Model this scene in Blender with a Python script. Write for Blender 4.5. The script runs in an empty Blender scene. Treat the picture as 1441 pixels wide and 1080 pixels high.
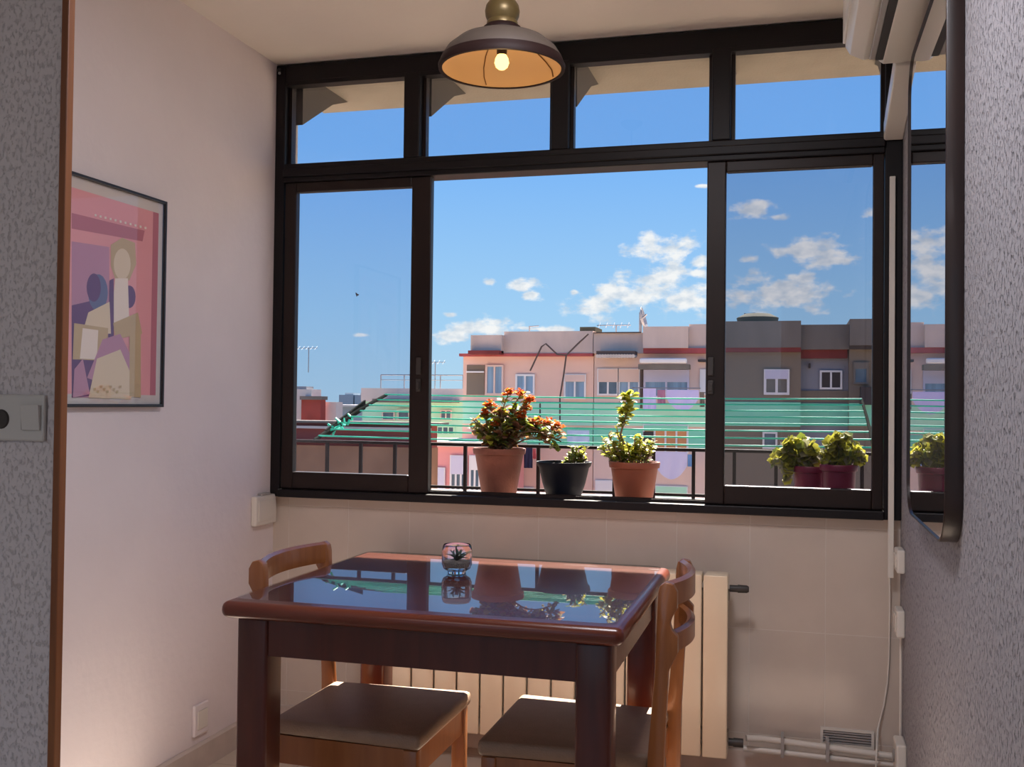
import bpy, bmesh, math, random
from mathutils import Vector, Matrix
random.seed(7)
R=math.radians; PI=math.pi
C=bpy.context.scene.collection
sc=bpy.context.scene

# ------------------------------------------------------------------ camera
FPX,YAW,PIT,ROL=1451.1,.2676,.0187,.0115
EYE=Vector((0,0,1.19))
cF=Vector((-math.sin(YAW)*math.cos(PIT),math.cos(YAW)*math.cos(PIT),math.sin(PIT)))
cR=Vector((math.cos(YAW),math.sin(YAW),0)); cU=cR.cross(cF)
cR,cU=(math.cos(ROL)*cR+math.sin(ROL)*cU),(-math.sin(ROL)*cR+math.cos(ROL)*cU)
def ray(x,y): return cF+cR*((x-720.5)/FPX)-cU*((y-540)/FPX)
def at(x,y,Y):
    d=ray(x,y); return EYE+d*(Y/d.y)
cam=bpy.data.objects.new('camera',bpy.data.cameras.new('camera')); C.objects.link(cam)
m=Matrix((cR,cU,-cF)).transposed().to_4x4(); m.translation=EYE
cam.matrix_world=m
cam.data.sensor_fit='HORIZONTAL'; cam.data.sensor_width=36; cam.data.lens=FPX*36/1441
cam.data.clip_start=.02; cam.data.clip_end=2000
sc.camera=cam

# ------------------------------------------------------------------ tagging
def tag(o,label=None,cat=None,group=None,kind=None):
    if label:o['label']=label
    if cat:o['category']=cat
    if group:o['group']=group
    if kind:o['kind']=kind
    return o
def empty(name,loc=(0,0,0),rz=0,label=None,cat=None,group=None,kind=None):
    o=bpy.data.objects.new(name,None); C.objects.link(o); o.location=loc; o.rotation_euler=(0,0,rz)
    o.empty_display_size=.05
    return tag(o,label,cat,group,kind)
def children(o): return [c for c in bpy.data.objects if c.parent==o]
def copy_tree(o,parent=None):
    c=o.copy(); C.objects.link(c); c.parent=parent
    for ch in children(o): copy_tree(ch,c)
    return c

# ------------------------------------------------------------------ mesh builder
class MB:
    def __init__(s): s.bm=bmesh.new()
    def box(s,lo,hi,bev=0,seg=2,mi=0,M=None):
        t=bmesh.new(); bmesh.ops.create_cube(t,size=1)
        lo=Vector(lo);hi=Vector(hi)
        for v in t.verts: v.co=Vector([(lo[i]+hi[i])/2+v.co[i]*(hi[i]-lo[i]) for i in range(3)])
        if bev: bmesh.ops.bevel(t,geom=t.edges[:],offset=bev,segments=seg,affect='EDGES',profile=.5)
        return s._merge(t,mi,M)
    def _merge(s,t,mi=0,M=None):
        if M is not None: bmesh.ops.transform(t,matrix=M,verts=t.verts)
        for f in t.faces: f.material_index=mi
        me=bpy.data.meshes.new('t'); t.to_mesh(me); t.free(); s.bm.from_mesh(me); bpy.data.meshes.remove(me); return s
    def lathe(s,prof,c=(0,0,0),n=32,mi=0,M=None):
        t=bmesh.new(); rings=[]
        for r,z in prof:
            if r<1e-5: rings.append([t.verts.new((0,0,z))])
            else: rings.append([t.verts.new((r*math.cos(2*PI*k/n),r*math.sin(2*PI*k/n),z)) for k in range(n)])
        for a,b in zip(rings,rings[1:]):
            for k in range(n):
                k2=(k+1)%n
                if len(a)==1 and len(b)==1: continue
                if len(a)==1: t.faces.new((a[0],b[k],b[k2]))
                elif len(b)==1: t.faces.new((a[k],a[k2],b[0]))
                else: t.faces.new((a[k],a[k2],b[k2],b[k]))
        bmesh.ops.recalc_face_normals(t,faces=t.faces)
        for v in t.verts: v.co+=Vector(c)
        return s._merge(t,mi,M)
    def tube(s,pts,r,n=8,mi=0,cap=True,r2=None):
        t=bmesh.new(); pts=[Vector(p) for p in pts]; rings=[]; N=len(pts)
        up=None
        for i,p in enumerate(pts):
            d=(pts[min(i+1,N-1)]-pts[max(i-1,0)]).normalized()
            if up is None: up=Vector((0,0,1)) if abs(d.z)<.9 else Vector((1,0,0))
            a=d.cross(up).normalized(); up=a.cross(d).normalized()
            rr=r if r2 is None else r+(r2-r)*i/(N-1)
            rings.append([t.verts.new(p+rr*(math.cos(2*PI*k/n)*a+math.sin(2*PI*k/n)*up)) for k in range(n)])
        for a,b in zip(rings,rings[1:]):
            for k in range(n): t.faces.new((a[k],a[(k+1)%n],b[(k+1)%n],b[k]))
        if cap: t.faces.new(rings[0][::-1]); t.faces.new(rings[-1])
        bmesh.ops.recalc_face_normals(t,faces=t.faces)
        return s._merge(t,mi)
    def prism(s,poly,axis,a,b,mi=0,bev=0,M=None):
        # poly: 2D points; axis 0: (y,z) extruded in x; 1: (x,z) in y; 2: (x,y) in z
        t=bmesh.new()
        def P(p,h): return {0:(h,p[0],p[1]),1:(p[0],h,p[1]),2:(p[0],p[1],h)}[axis]
        A=[t.verts.new(P(p,a)) for p in poly]; B=[t.verts.new(P(p,b)) for p in poly]
        t.faces.new(A); t.faces.new(B[::-1]); n=len(poly)
        for k in range(n): t.faces.new((A[k],B[k],B[(k+1)%n],A[(k+1)%n]))
        bmesh.ops.recalc_face_normals(t,faces=t.faces)
        if bev:
            es=[e for e in t.edges if len(e.link_faces)==2 and e.calc_face_angle(0)>.6]
            bmesh.ops.bevel(t,geom=es,offset=bev,segments=2,affect='EDGES',profile=.5)
        return s._merge(t,mi,M)
    def sphere(s,c,r,mi=0,sub=2,sc_=(1,1,1)):
        t=bmesh.new(); bmesh.ops.create_icosphere(t,subdivisions=sub,radius=r)
        for v in t.verts: v.co=Vector((v.co.x*sc_[0],v.co.y*sc_[1],v.co.z*sc_[2]))+Vector(c)
        return s._merge(t,mi)
    def face(s,vs,mi=0):
        f=s.bm.faces.new([s.bm.verts.new(v) for v in vs]); f.material_index=mi
    def build(s,name,mats,parent=None,smooth=None,loc=None,**k):
        me=bpy.data.meshes.new(name); s.bm.to_mesh(me); s.bm.free()
        for m_ in (mats if isinstance(mats,(list,tuple)) else [mats]): me.materials.append(m_)
        if smooth:
            for p in me.polygons: p.use_smooth=True
            me.set_sharp_from_angle(angle=R(smooth))
        o=bpy.data.objects.new(name,me); C.objects.link(o)
        if parent is not None: o.parent=parent
        if loc is not None: o.location=loc
        return tag(o,**k)

# ------------------------------------------------------------------ materials
def srgb(r,g,b):
    f=lambda c:(c/255/12.92 if c<=10 else ((c/255+.055)/1.055)**2.4)
    return (f(r),f(g),f(b),1)
def mat(name,col,rough=.6,metal=0,coat=0,noise=0,nscale=20,bump=0,bscale=60,stretch=(1,1,1),spec=.5,sub=0):
    m=bpy.data.materials.new(name); m.use_nodes=True; nt=m.node_tree; b=nt.nodes['Principled BSDF']
    b.inputs['Base Color'].default_value=col; b.inputs['Roughness'].default_value=rough
    b.inputs['Metallic'].default_value=metal; b.inputs['Coat Weight'].default_value=coat
    b.inputs['Coat Roughness'].default_value=.05
    b.inputs['Specular IOR Level'].default_value=spec
    if noise or bump:
        tc=nt.nodes.new('ShaderNodeTexCoord'); mp=nt.nodes.new('ShaderNodeMapping'); mp.inputs['Scale'].default_value=stretch
        nt.links.new(tc.outputs['Object'],mp.inputs[0])
    if noise:
        n=nt.nodes.new('ShaderNodeTexNoise'); n.inputs['Scale'].default_value=nscale; n.inputs['Detail'].default_value=5
        nt.links.new(mp.outputs[0],n.inputs[0])
        r=nt.nodes.new('ShaderNodeMapRange'); r.inputs[1].default_value=.3; r.inputs[2].default_value=.7
        r.inputs[3].default_value=1-noise; r.inputs[4].default_value=1+noise
        nt.links.new(n.outputs[0],r.inputs[0])
        mx=nt.nodes.new('ShaderNodeVectorMath'); mx.operation='SCALE'; mx.inputs[0].default_value=col[:3]
        nt.links.new(r.outputs[0],mx.inputs['Scale']); nt.links.new(mx.outputs[0],b.inputs['Base Color'])
    if bump:
        n=nt.nodes.new('ShaderNodeTexNoise'); n.inputs['Scale'].default_value=bscale; n.inputs['Detail'].default_value=4
        nt.links.new(mp.outputs[0],n.inputs[0])
        bp=nt.nodes.new('ShaderNodeBump'); bp.inputs['Strength'].default_value=bump; bp.inputs['Distance'].default_value=.01
        nt.links.new(n.outputs[0],bp.inputs['Height']); nt.links.new(bp.outputs[0],b.inputs['Normal'])
    return m
def emit(name,col,s):
    m=bpy.data.materials.new(name); m.use_nodes=True; nt=m.node_tree; nt.nodes.clear()
    e=nt.nodes.new('ShaderNodeEmission'); e.inputs[0].default_value=col; e.inputs[1].default_value=s
    o=nt.nodes.new('ShaderNodeOutputMaterial'); nt.links.new(e.outputs[0],o.inputs[0]); return m
def glassy(name,tint,ior=1.5,rough=0.0):
    m=bpy.data.materials.new(name); m.use_nodes=True; nt=m.node_tree; nt.nodes.clear()
    t=nt.nodes.new('ShaderNodeBsdfTransparent'); t.inputs[0].default_value=[c**.5 for c in tint[:3]]+[1]
    g=nt.nodes.new('ShaderNodeBsdfGlossy'); g.inputs['Roughness'].default_value=rough
    fr=nt.nodes.new('ShaderNodeFresnel'); fr.inputs[0].default_value=ior
    mx=nt.nodes.new('ShaderNodeMixShader'); o=nt.nodes.new('ShaderNodeOutputMaterial')
    ge=nt.nodes.new('ShaderNodeNewGeometry'); iv=nt.nodes.new('ShaderNodeMath'); iv.operation='SUBTRACT'; iv.inputs[0].default_value=1; nt.links.new(ge.outputs['Backfacing'],iv.inputs[1])
    ml=nt.nodes.new('ShaderNodeMath'); ml.operation='MULTIPLY'; nt.links.new(iv.outputs[0],ml.inputs[0]); nt.links.new(fr.outputs[0],ml.inputs[1])
    nt.links.new(ml.outputs[0],mx.inputs[0]); nt.links.new(t.outputs[0],mx.inputs[1]); nt.links.new(g.outputs[0],mx.inputs[2]); nt.links.new(mx.outputs[0],o.inputs[0])
    return m
def stucco(name,col,strength=.8,flecks=.35,scale=95):
    m=bpy.data.materials.new(name); m.use_nodes=True; nt=m.node_tree; b=nt.nodes['Principled BSDF']
    b.inputs['Roughness'].default_value=.75; b.inputs['Specular IOR Level'].default_value=.25
    tc=nt.nodes.new('ShaderNodeTexCoord'); mp=nt.nodes.new('ShaderNodeMapping'); mp.inputs['Scale'].default_value=(1,1,.6)
    nt.links.new(tc.outputs['Object'],mp.inputs[0])
    n=nt.nodes.new('ShaderNodeTexNoise'); n.inputs['Scale'].default_value=scale; n.inputs['Detail'].default_value=3; n.inputs['Roughness'].default_value=.6
    nt.links.new(mp.outputs[0],n.inputs[0])
    ramp=nt.nodes.new('ShaderNodeMapRange'); ramp.inputs[1].default_value=.33; ramp.inputs[2].default_value=.5; ramp.interpolation_type='SMOOTHSTEP'
    nt.links.new(n.outputs[0],ramp.inputs[0])
    bp=nt.nodes.new('ShaderNodeBump'); bp.inputs['Strength'].default_value=strength; bp.inputs['Distance'].default_value=.004
    nt.links.new(ramp.outputs[0],bp.inputs['Height']); nt.links.new(bp.outputs[0],b.inputs['Normal'])
    mr=nt.nodes.new('ShaderNodeMapRange'); mr.inputs[3].default_value=1-flecks; mr.inputs[4].default_value=1
    nt.links.new(ramp.outputs[0],mr.inputs[0])
    mx=nt.nodes.new('ShaderNodeVectorMath'); mx.operation='SCALE'; mx.inputs[0].default_value=col[:3]
    nt.links.new(mr.outputs[0],mx.inputs['Scale']); nt.links.new(mx.outputs[0],b.inputs['Base Color'])
    return m
def tiles(name,col,grout,w,h,ox,oz,axes='XZ',rough=.15,gw=.0035):
    m=bpy.data.materials.new(name); m.use_nodes=True; nt=m.node_tree; b=nt.nodes['Principled BSDF']
    tc=nt.nodes.new('ShaderNodeTexCoord'); sp=nt.nodes.new('ShaderNodeSeparateXYZ'); cb=nt.nodes.new('ShaderNodeCombineXYZ')
    nt.links.new(tc.outputs['Object'],sp.inputs[0]); nt.links.new(sp.outputs[axes[0]],cb.inputs[0]); nt.links.new(sp.outputs[axes[1]],cb.inputs[1])
    mp=nt.nodes.new('ShaderNodeMapping'); mp.inputs['Location'].default_value=(-ox,-oz,0); nt.links.new(cb.outputs[0],mp.inputs[0])
    br=nt.nodes.new('ShaderNodeTexBrick'); br.offset=0; br.inputs['Scale'].default_value=1; br.inputs['Brick Width'].default_value=w; br.inputs['Row Height'].default_value=h
    br.inputs['Mortar Size'].default_value=gw/2; br.inputs['Mortar Smooth'].default_value=.3
    br.inputs['Color1'].default_value=col; br.inputs['Color2'].default_value=[c*.96 for c in col[:3]]+[1]; br.inputs['Mortar'].default_value=grout
    nt.links.new(mp.outputs[0],br.inputs[0])
    n=nt.nodes.new('ShaderNodeTexNoise'); n.inputs['Scale'].default_value=6; n.inputs['Detail'].default_value=6; nt.links.new(tc.outputs['Object'],n.inputs[0])
    mr=nt.nodes.new('ShaderNodeMapRange'); mr.inputs[1].default_value=.3; mr.inputs[2].default_value=.7; mr.inputs[3].default_value=.94; mr.inputs[4].default_value=1.04; nt.links.new(n.outputs[0],mr.inputs[0])
    mx=nt.nodes.new('ShaderNodeVectorMath'); mx.operation='SCALE'; nt.links.new(br.outputs[0],mx.inputs[0]); nt.links.new(mr.outputs[0],mx.inputs['Scale'])
    nt.links.new(mx.outputs[0],b.inputs['Base Color']); b.inputs['Roughness'].default_value=rough
    bp=nt.nodes.new('ShaderNodeBump'); bp.inputs['Strength'].default_value=.5; bp.inputs['Distance'].default_value=.002; bp.invert=True
    nt.links.new(br.outputs['Fac'],bp.inputs['Height']); nt.links.new(bp.outputs[0],b.inputs['Normal'])
    return m
def wood(name,c1,c2,rough=.3,coat=.5,stretch=(1,1,12),scale=9):
    m=bpy.data.materials.new(name); m.use_nodes=True; nt=m.node_tree; b=nt.nodes['Principled BSDF']
    tc=nt.nodes.new('ShaderNodeTexCoord'); mp=nt.nodes.new('ShaderNodeMapping'); mp.inputs['Scale'].default_value=stretch
    nt.links.new(tc.outputs['Object'],mp.inputs[0])
    n=nt.nodes.new('ShaderNodeTexNoise'); n.inputs['Scale'].default_value=scale; n.inputs['Detail'].default_value=6; n.inputs['Distortion'].default_value=.6
    nt.links.new(mp.outputs[0],n.inputs[0])
    cr=nt.nodes.new('ShaderNodeValToRGB'); cr.color_ramp.elements[0].position=.3; cr.color_ramp.elements[0].color=c1
    cr.color_ramp.elements[1].position=.7; cr.color_ramp.elements[1].color=c2
    nt.links.new(n.outputs[0],cr.inputs[0]); nt.links.new(cr.outputs[0],b.inputs['Base Color'])
    b.inputs['Roughness'].default_value=rough; b.inputs['Coat Weight'].default_value=coat; b.inputs['Coat Roughness'].default_value=.08
    return m

M={}
M['plaster']=mat('plaster_white',(.76,.69,.70,1),.7,noise=.03,nscale=3,bump=.15,bscale=30,spec=.3)
M['ceil']=mat('ceiling_paint',(.80,.73,.66,1),.8,noise=.02,nscale=3,bump=.1,bscale=25,spec=.2)
M['stucco']=stucco('stucco_grey',(.36,.35,.375,1),.9,.45,125)
M['stucco2']=stucco('stucco_light_grey',(.68,.65,.67,1),.6,.2,140)
M['room']=mat('room_paint',(.72,.68,.64,1),.8,noise=.02,nscale=2)
M['tile']=tiles('wall_tiles',(.60,.52,.45,1),(.66,.60,.54,1),.234,.335,.098-.234*40,.472-.335*40)
M['floor']=tiles('floor_tiles',(.60,.50,.41,1),(.40,.33,.27,1),.33,.33,.1,.05,'XY',.3,.005)
M['skirt']=mat('skirting_tile',(.55,.47,.42,1),.35,noise=.08,nscale=14)
M['jamb']=wood('jamb_wood',(.19,.06,.017,1),(.25,.09,.027,1),.5,.1,(14,14,1),3)
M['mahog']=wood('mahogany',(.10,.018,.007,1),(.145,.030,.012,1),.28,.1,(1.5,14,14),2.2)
M['mahog_shade']=wood('mahogany_upright_shaded',(.06,.010,.005,1),(.09,.017,.008,1),.3,.15,(14,14,1.5),2.2)  # same wood as the tabletop, darkened to paint in shade on apron and legs
M['cherry']=wood('cherry_wood',(.24,.08,.022,1),(.33,.12,.036,1),.34,.35,(14,14,1.5),2.5)
M['seat']=mat('seat_vinyl',(.28,.18,.12,1),.5,noise=.06,nscale=30,bump=.2,bscale=260)
M['alu']=mat('dark_aluminium',(.007,.005,.006,1),.45,spec=.3,noise=.1,nscale=10)
M['alu2']=mat('bronze_aluminium',(.018,.010,.008,1),.42,spec=.3,noise=.1,nscale=10)
M['glassL']=glassy('sash_glass_left',(.72,.77,.86,1))
M['glassR']=glassy('sash_glass_right',(.62,.62,.67,1))
M['glassT']=glassy('transom_glass',(.86,.87,.9,1))
M['white']=mat('white_plastic',(.72,.68,.62,1),.35)
M['white2']=mat('bright_white_plastic',(.80,.80,.80,1),.3)
M['grey_pl']=mat('grey_plastic',(.36,.34,.33,1),.45)
M['plate']=mat('switch_plastic',(.60,.60,.58,1),.35)
M['dark']=mat('dark_plastic',(.03,.025,.025,1),.45)
M['dgrey']=mat('slot_grey',(.045,.04,.038,1),.5)
M['steel']=mat('brushed_steel',(.45,.43,.42,1),.35,metal=.9)
M['rad']=mat('radiator_enamel',(.82,.69,.51,1),.3,coat=.2)
M['radgap']=mat('radiator_core',(.34,.28,.22,1),.6)
M['terra']=mat('terracotta',(.24,.080,.05,1),.7,noise=.12,nscale=16,bump=.2,bscale=120)
M['terra2']=mat('terracotta_plastic',(.27,.07,.033,1),.55,noise=.06,nscale=16)
M['blackpot']=mat('black_pot',(.008,.010,.018,1),.55,spec=.2)
M['magenta']=mat('magenta_pot',(.15,.008,.036,1),.4)
M['soil']=mat('potting_soil',(.05,.03,.02,1),.95,bump=.8,bscale=160)
M['rail']=mat('rail_paint',(.012,.008,.009,1),.6,spec=.2)
M['armp']=mat('arm_paint',(.02,.022,.02,1),1,spec=0)
M['ledge']=mat('outer_ledge',(.20,.17,.16,1),.8,noise=.12,nscale=20)
M['soffit']=mat('soffit_render',(.29,.25,.20,1),.9,noise=.07,nscale=8,bump=.3,bscale=90)
M['bracket']=mat('bracket_render',(.11,.10,.092,1),.9,noise=.06,nscale=9)
M['cord']=mat('green_cord',(.02,.50,.36,1),.5)
M['mirror']=mat('mirror_silver',(.92,.92,.92,1),.0,metal=1)
M['walnut']=wood('mirror_frame_walnut',(.010,.004,.004,1),(.022,.008,.006,1),.38,.1,(14,14,2),2)
M['black']=mat('picture_frame_black',(.02,.015,.018,1),.35)
M['brass']=mat('aged_brass',(.16,.11,.04,1),.38,metal=.4,noise=.15,nscale=30)
M['shade_out']=mat('lampshade_outer',(.075,.056,.044,1),.6,noise=.1,nscale=8)
M['shade_rim']=mat('lampshade_rim',(.018,.007,.006,1),.6,spec=.2)
M['shade_in']=mat('lampshade_lining',(.58,.40,.22,1),.6)
M['crack']=mat('lampshade_crease',(.16,.08,.03,1),.8)
M['bulb']=emit('bulb_glow',(1,.62,.20,1),3.2)
def leafmat(name,c,tr):
    m=mat(name,c,.4,noise=.18,nscale=40); nt=m.node_tree; b=nt.nodes['Principled BSDF']
    t=nt.nodes.new('ShaderNodeBsdfTranslucent'); t.inputs[0].default_value=tr
    mx=nt.nodes.new('ShaderNodeMixShader'); mx.inputs[0].default_value=.5
    nt.links.new(b.outputs[0],mx.inputs[1]); nt.links.new(t.outputs[0],mx.inputs[2]); nt.links.new(mx.outputs[0],nt.nodes['Material Output'].inputs[0])
    return m
M['leaf_g']=leafmat('leaf_green',(.13,.18,.04,1),(.20,.24,.03,1))
M['leaf_y']=leafmat('leaf_yellow_green',(.36,.36,.05,1),(.46,.44,.06,1))
M['leaf_p']=leafmat('leaf_pale',(.33,.30,.20,1),(.28,.28,.15,1))
M['leaf_r']=leafmat('leaf_reddish',(.27,.13,.08,1),(.30,.14,.06,1))
M['leaf_d']=mat('leaf_dark',(.02,.05,.035,1),.4)
M['petal']=leafmat('petal_orange',(.75,.15,.03,1),(.50,.11,.02,1))
M['stem']=mat('stem_brown',(.20,.12,.07,1),.7)

# ------------------------------------------------------------------ room shell
XL,XR,YW,ZC=-1.838,.32,3.42,2.42
XB,YB=-3.4,-3.6
S=dict(kind='structure')
MB().box((XB-.2,YB-.2,-.1),(XR+.25,YW+.13,0)).build('floor',M['floor'],**S)
MB().box((XB-.2,YB-.2,ZC),(XR+.25,YW+.13,ZC+.15)).build('ceiling',M['ceil'],**S)
MB().box((XL-.15,1.62,0),(XL,YW+.13,ZC)).build('wall_left',M['plaster'],**S)
MB().box((XR,YB-.2,0),(XR+.15,YW+.13,ZC)).build('wall_right',M['stucco'],**S)
MB().box((XL,YW,0),(XR,YW+.1,.84)).build('wall_window',M['tile'],**S)
MB().prism([(XB-.15,1.5),(-1.218,1.5),(-1.222,1.513),(-1.315,1.62),(XB-.15,1.62)],2,0,ZC).build('wall_divider',M['stucco2'],**S)
MB().box((XB-.15,YB-.2,0),(XB,1.5,ZC)).build('wall_far_left',M['room'],**S)
b=MB(); b.box((XB,YB-.12,0),(-2.9,YB,ZC)).box((-.1,YB-.12,0),(XR,YB,ZC)).box((-2.9,YB-.12,2.25),(-.1,YB,ZC)).box((-2.9,YB-.12,0),(-.1,YB,.35))
b.build('wall_rear',M['room'],**S)
w2=empty('window_2',(-1.5,YB-.06,.35),**S)
b=MB(); 
for x in (-1.4,-.7,0,.7,1.4): b.box((x-.03,-.04,0),(x+.03,.04,1.9))
b.box((-1.4,-.04,0),(1.4,.04,.06)).box((-1.4,-.04,1.84),(1.4,.04,1.9)); b.build('frame',M['white2'],w2)
# wooden jamb of the opening into the nook
b=MB(); b.box((-1.2175,1.489,0),(-1.203,1.506,2.419),.002); b.build('trim_1',M['jamb'],**S)
# baseboards
MB().prism([(XL,.0),(XL+.013,0),(XL+.013,.08),(XL+.006,.087),(XL,.087)],1,1.62,YW-.002).build('baseboard_left',M['skirt'],**S)
MB().box((XL+.014,YW-.012,0),(XR-.001,YW,.085),.003).build('baseboard_window',M['skirt'],**S)

# ------------------------------------------------------------------ the window
W1=empty('window_1',(0,YW,.84),**S)
def wbox(x0,x1,z0,z1,y0=-.035,y1=.05,bev=.004): return MB().box((x0,y0,z0-.84),(x1,y1,z1-.84),bev)
b=MB()
for a in ((XL,-1.800,.84,2.415),(.268,XR,.84,2.415)): b.box((a[0],-.03,a[2]-.84),(a[1],.06,a[3]-.84),.003)
b.box((-1.80,-.03,2.352-.84),(.268,.06,2.415-.84),.003)
b.box((-1.80,-.03,2.338-.84),(.268,.01,2.353-.84),.002)
b.box((-1.80,-.045,0),(.268,.06,.868-.84),.003)
b.build('frame',M['alu'],W1,label='dark outer frame')
b=MB(); b.box((-1.80,-.035,1.982-.84),(.268,.06,2.050-.84),.004); b.box((-1.80,-.045,2.0-.84),(.268,-.03,2.03-.84),.004); b.build('transom',M['alu'],W1)
for x in (-1.306,-.772,-.235):
    wbox(x-.030,x+.030,2.05,2.352).build('mullion',M['alu'],W1)
for x0,x1 in ((-1.80,-1.336),(-1.276,-.802),(-.742,-.265),(-.205,.268)):
    MB().box((x0-.002,.008,2.052-.84),(x1+.002,.014,2.35-.84)).build('pane',M['glassT'],W1)
    b=MB()
    b.box((x0,0,2.05-.84),(x0+.012,.03,2.352-.84)).box((x1-.012,0,2.05-.84),(x1,.03,2.352-.84)).build('glazing_bead',M['alu2'],W1)
def sash(x0,x1,y0,lb,rb,gm,hx):
    z0,z1=.870,1.982
    b=MB(); yy0,yy1=y0,y0+.032
    b.box((x0,yy0,z0-.84),(x0+lb,yy1,z1-.84),.004).box((x1-rb,yy0,z0-.84),(x1,yy1,z1-.84),.004)
    b.box((x0+lb,yy0,z0-.84),(x1-rb,yy1,.932-.84),.004).box((x0+lb,yy0,1.946-.84),(x1-rb,yy1,z1-.84),.004)
    o=b.build('sash',M['alu2'],W1)
    MB().box((x0+lb-.003,yy0+.013,.93-.84),(x1-rb+.003,yy0+.018,1.948-.84)).build('glass',gm,o,label='tinted pane')
    b=MB(); b.box((hx-.009,yy0-.008,1.285-.84),(hx+.009,yy0+.001,1.345-.84),.003); b.box((hx-.009,yy0-.008,1.225-.84),(hx+.009,yy0+.001,1.27-.84),.003)
    b.box((hx-.006,yy0-.014,1.235-.84),(hx+.006,yy0-.007,1.26-.84),.002)
    h=b.build('latch',M['dgrey'],o,label='grey recessed latch plates')
sash(-1.796,-1.231,-.028,.045,.073,M['glassL'],-1.268)
sash(-.279,.266,-.028,.061,.033,M['glassR'],-.262)
b=MB(); b.box((-1.80,-.012,.868-.84),(.268,-.008,.878-.84)).box((-1.80,.03,.868-.84),(.268,.034,.878-.84)); b.build('rail_track',M['alu2'],W1)
# hooks in the top corners of the frame
for i,(px,py) in enumerate(((393,99),(776,66))):
    p=at(px,py,YW-.04); b=MB(); b.sphere((0,0,0),.009,sub=1); b.tube([(0,0,0),(0,.012,.006),(0,.03,.008)],.004,6)
    b.sphere((.003,-.004,-.012),.006,mi=1,sub=1)
    b.build('curtain_hook',[M['dark'],M['grey_pl']],loc=p,smooth=40,label=['small dark curtain hook in the upper left corner of the window','small dark curtain hook above the window beside the lampshade'][i],cat='hook',group='curtain hooks')

# ------------------------------------------------------------------ outside edge: ledge, overhang, rail, cords
MB().box((-2.3,3.52,.70),(1.3,3.85,.848)).build('trim_2',M['ledge'],**S)
MB().box((-2.3,3.47,.70),(1.3,3.521,.838)).build('trim_3',M['ledge'],**S)
oh=empty('roof_overhang',(-.5,3.55,2.42),label='beige rendered roof overhang seen through the upper panes',cat='overhang')
MB().box((-1.45,-.0,0),(2.5,.468,.18)).build('soffit',M['soffit'],oh)
for x in (-1.80,-1.29,-.755,-.235,.29):
    MB().prism([(3.49-3.55,0),(3.89-3.55,0),(3.745-3.55,-.052),(3.49-3.55,-.20)],0,x+.5-.02,x+.5+.02).build('bracket',M['bracket'],oh,label='grey triangular bracket')
rl=empty('guard_railing',(-.7,3.75,.85),label='thin dark iron railing behind the flower pots outside the window',cat='railing')
MB().box((-1.45,-.006,.172),(1.6,.006,.184),.002).build('top_bar',M['rail'],rl)
MB().box((-1.45,-.005,.01),(1.6,.005,.02)).build('bottom_bar',M['rail'],rl)
x=-1.777-.15
while x<.8:
    MB().box((x+.7-.006,-.006,-.001),(x+.7+.006,.006,.173)).build('baluster',M['rail'],rl); x+=.1435
cl=empty('clothesline_rack',(-.8,3.79,1.03),label='rack of green washing cords stretched between two metal arms outside',cat='clothesline')
Lx,Rx=-1.86+.8,.27+.8
for sx in (Lx,Rx):
    b=MB(); b.tube([(sx,0,0),(sx,.40,.115),(sx,.75,.19)],.008 if sx<0 else .006,8); 
    if sx<0: b.prism([(0.1,.01),(.5,.125),(.5,.165),(.1,.04)],0,sx-.004,sx+.004)
    b.build('arm',M['armp'],cl,smooth=40)
ncord=8
for k in range(ncord):
    t=.05+.92*k/(ncord-1); y=.75*t; z=.19*t+.008
    pts=[(Lx+(Rx-Lx)*i/10, y, z-.006*math.sin(PI*i/10)) for i in range(11)]
    MB().tube(pts,.0036,6).build('cord',M['cord'],cl,smooth=60)
b=MB()
for k in range(14):
    a=Vector((Lx+random.uniform(-.005,.05),random.uniform(.12,.28),0)); a.z=.19*a.y/.75+random.uniform(-.01,.03)
    b.tube([a,a+Vector((random.uniform(-.03,.03),random.uniform(-.02,.04),random.uniform(-.03,.03)))],.005,5)
b.build('knot',M['cord'],cl,label='bundled green cord ends')

q=at(417,200,3.62)
MB().tube([(q.x,3.62,2.30),(q.x+.003,3.62,1.8),(q.x-.003,3.62,1.2),(q.x-.02,3.62,.85)],.005,6).build('outdoor_cable',M['white'],smooth=60,label='pale cable hanging outside at the left edge of the window',cat='cable')
# ------------------------------------------------------------------ pots
def pot_prof(rt,rb,h,rim=.012,rimh=.022,flare=0):
    return [(0,0),(rb,0),(rb+(rt-rim*.6-rb)*.95,h-rimh),(rt-rim*.2,h-rimh+.002),(rt,h-.004),(rt-.002,h),(rt-.008,h),(rt-.010,h-.004),(rt-.014,h-.02),(0,h-.022)]
def make_pot(name,px0,px1,pyrim,Y,mt,rb,label,grp,soil=True,body='pot',bowl=False):
    a=at(px0,pyrim,Y); c=at(px1,pyrim,Y); rt=(c-a).length/2; ctr=(a+c)/2; z0=.8485; h=ctr.z-z0
    root=empty(name,(ctr.x,Y,z0),label=label,cat='potted plant',group=grp)
    b=MB()
    if bowl: pr=[(0,0),(rb,0),(rb+.012,.012),(rt*.80,h*.45),(rt*.93,h*.85),(rt,h*.9),(rt+.003,h),(rt-.004,h),(rt-.009,h*.85),(0,h*.84)]
    else: pr=pot_prof(rt,rb,h)
    b.lathe(pr,n=40); b.build(body,mt,root,smooth=40)
    MB().lathe([(0,h-.018),(rt-.0145,h-.0195)],n=24).build('soil',M['soil'],root)
    return root,ctr,rt,h
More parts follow.
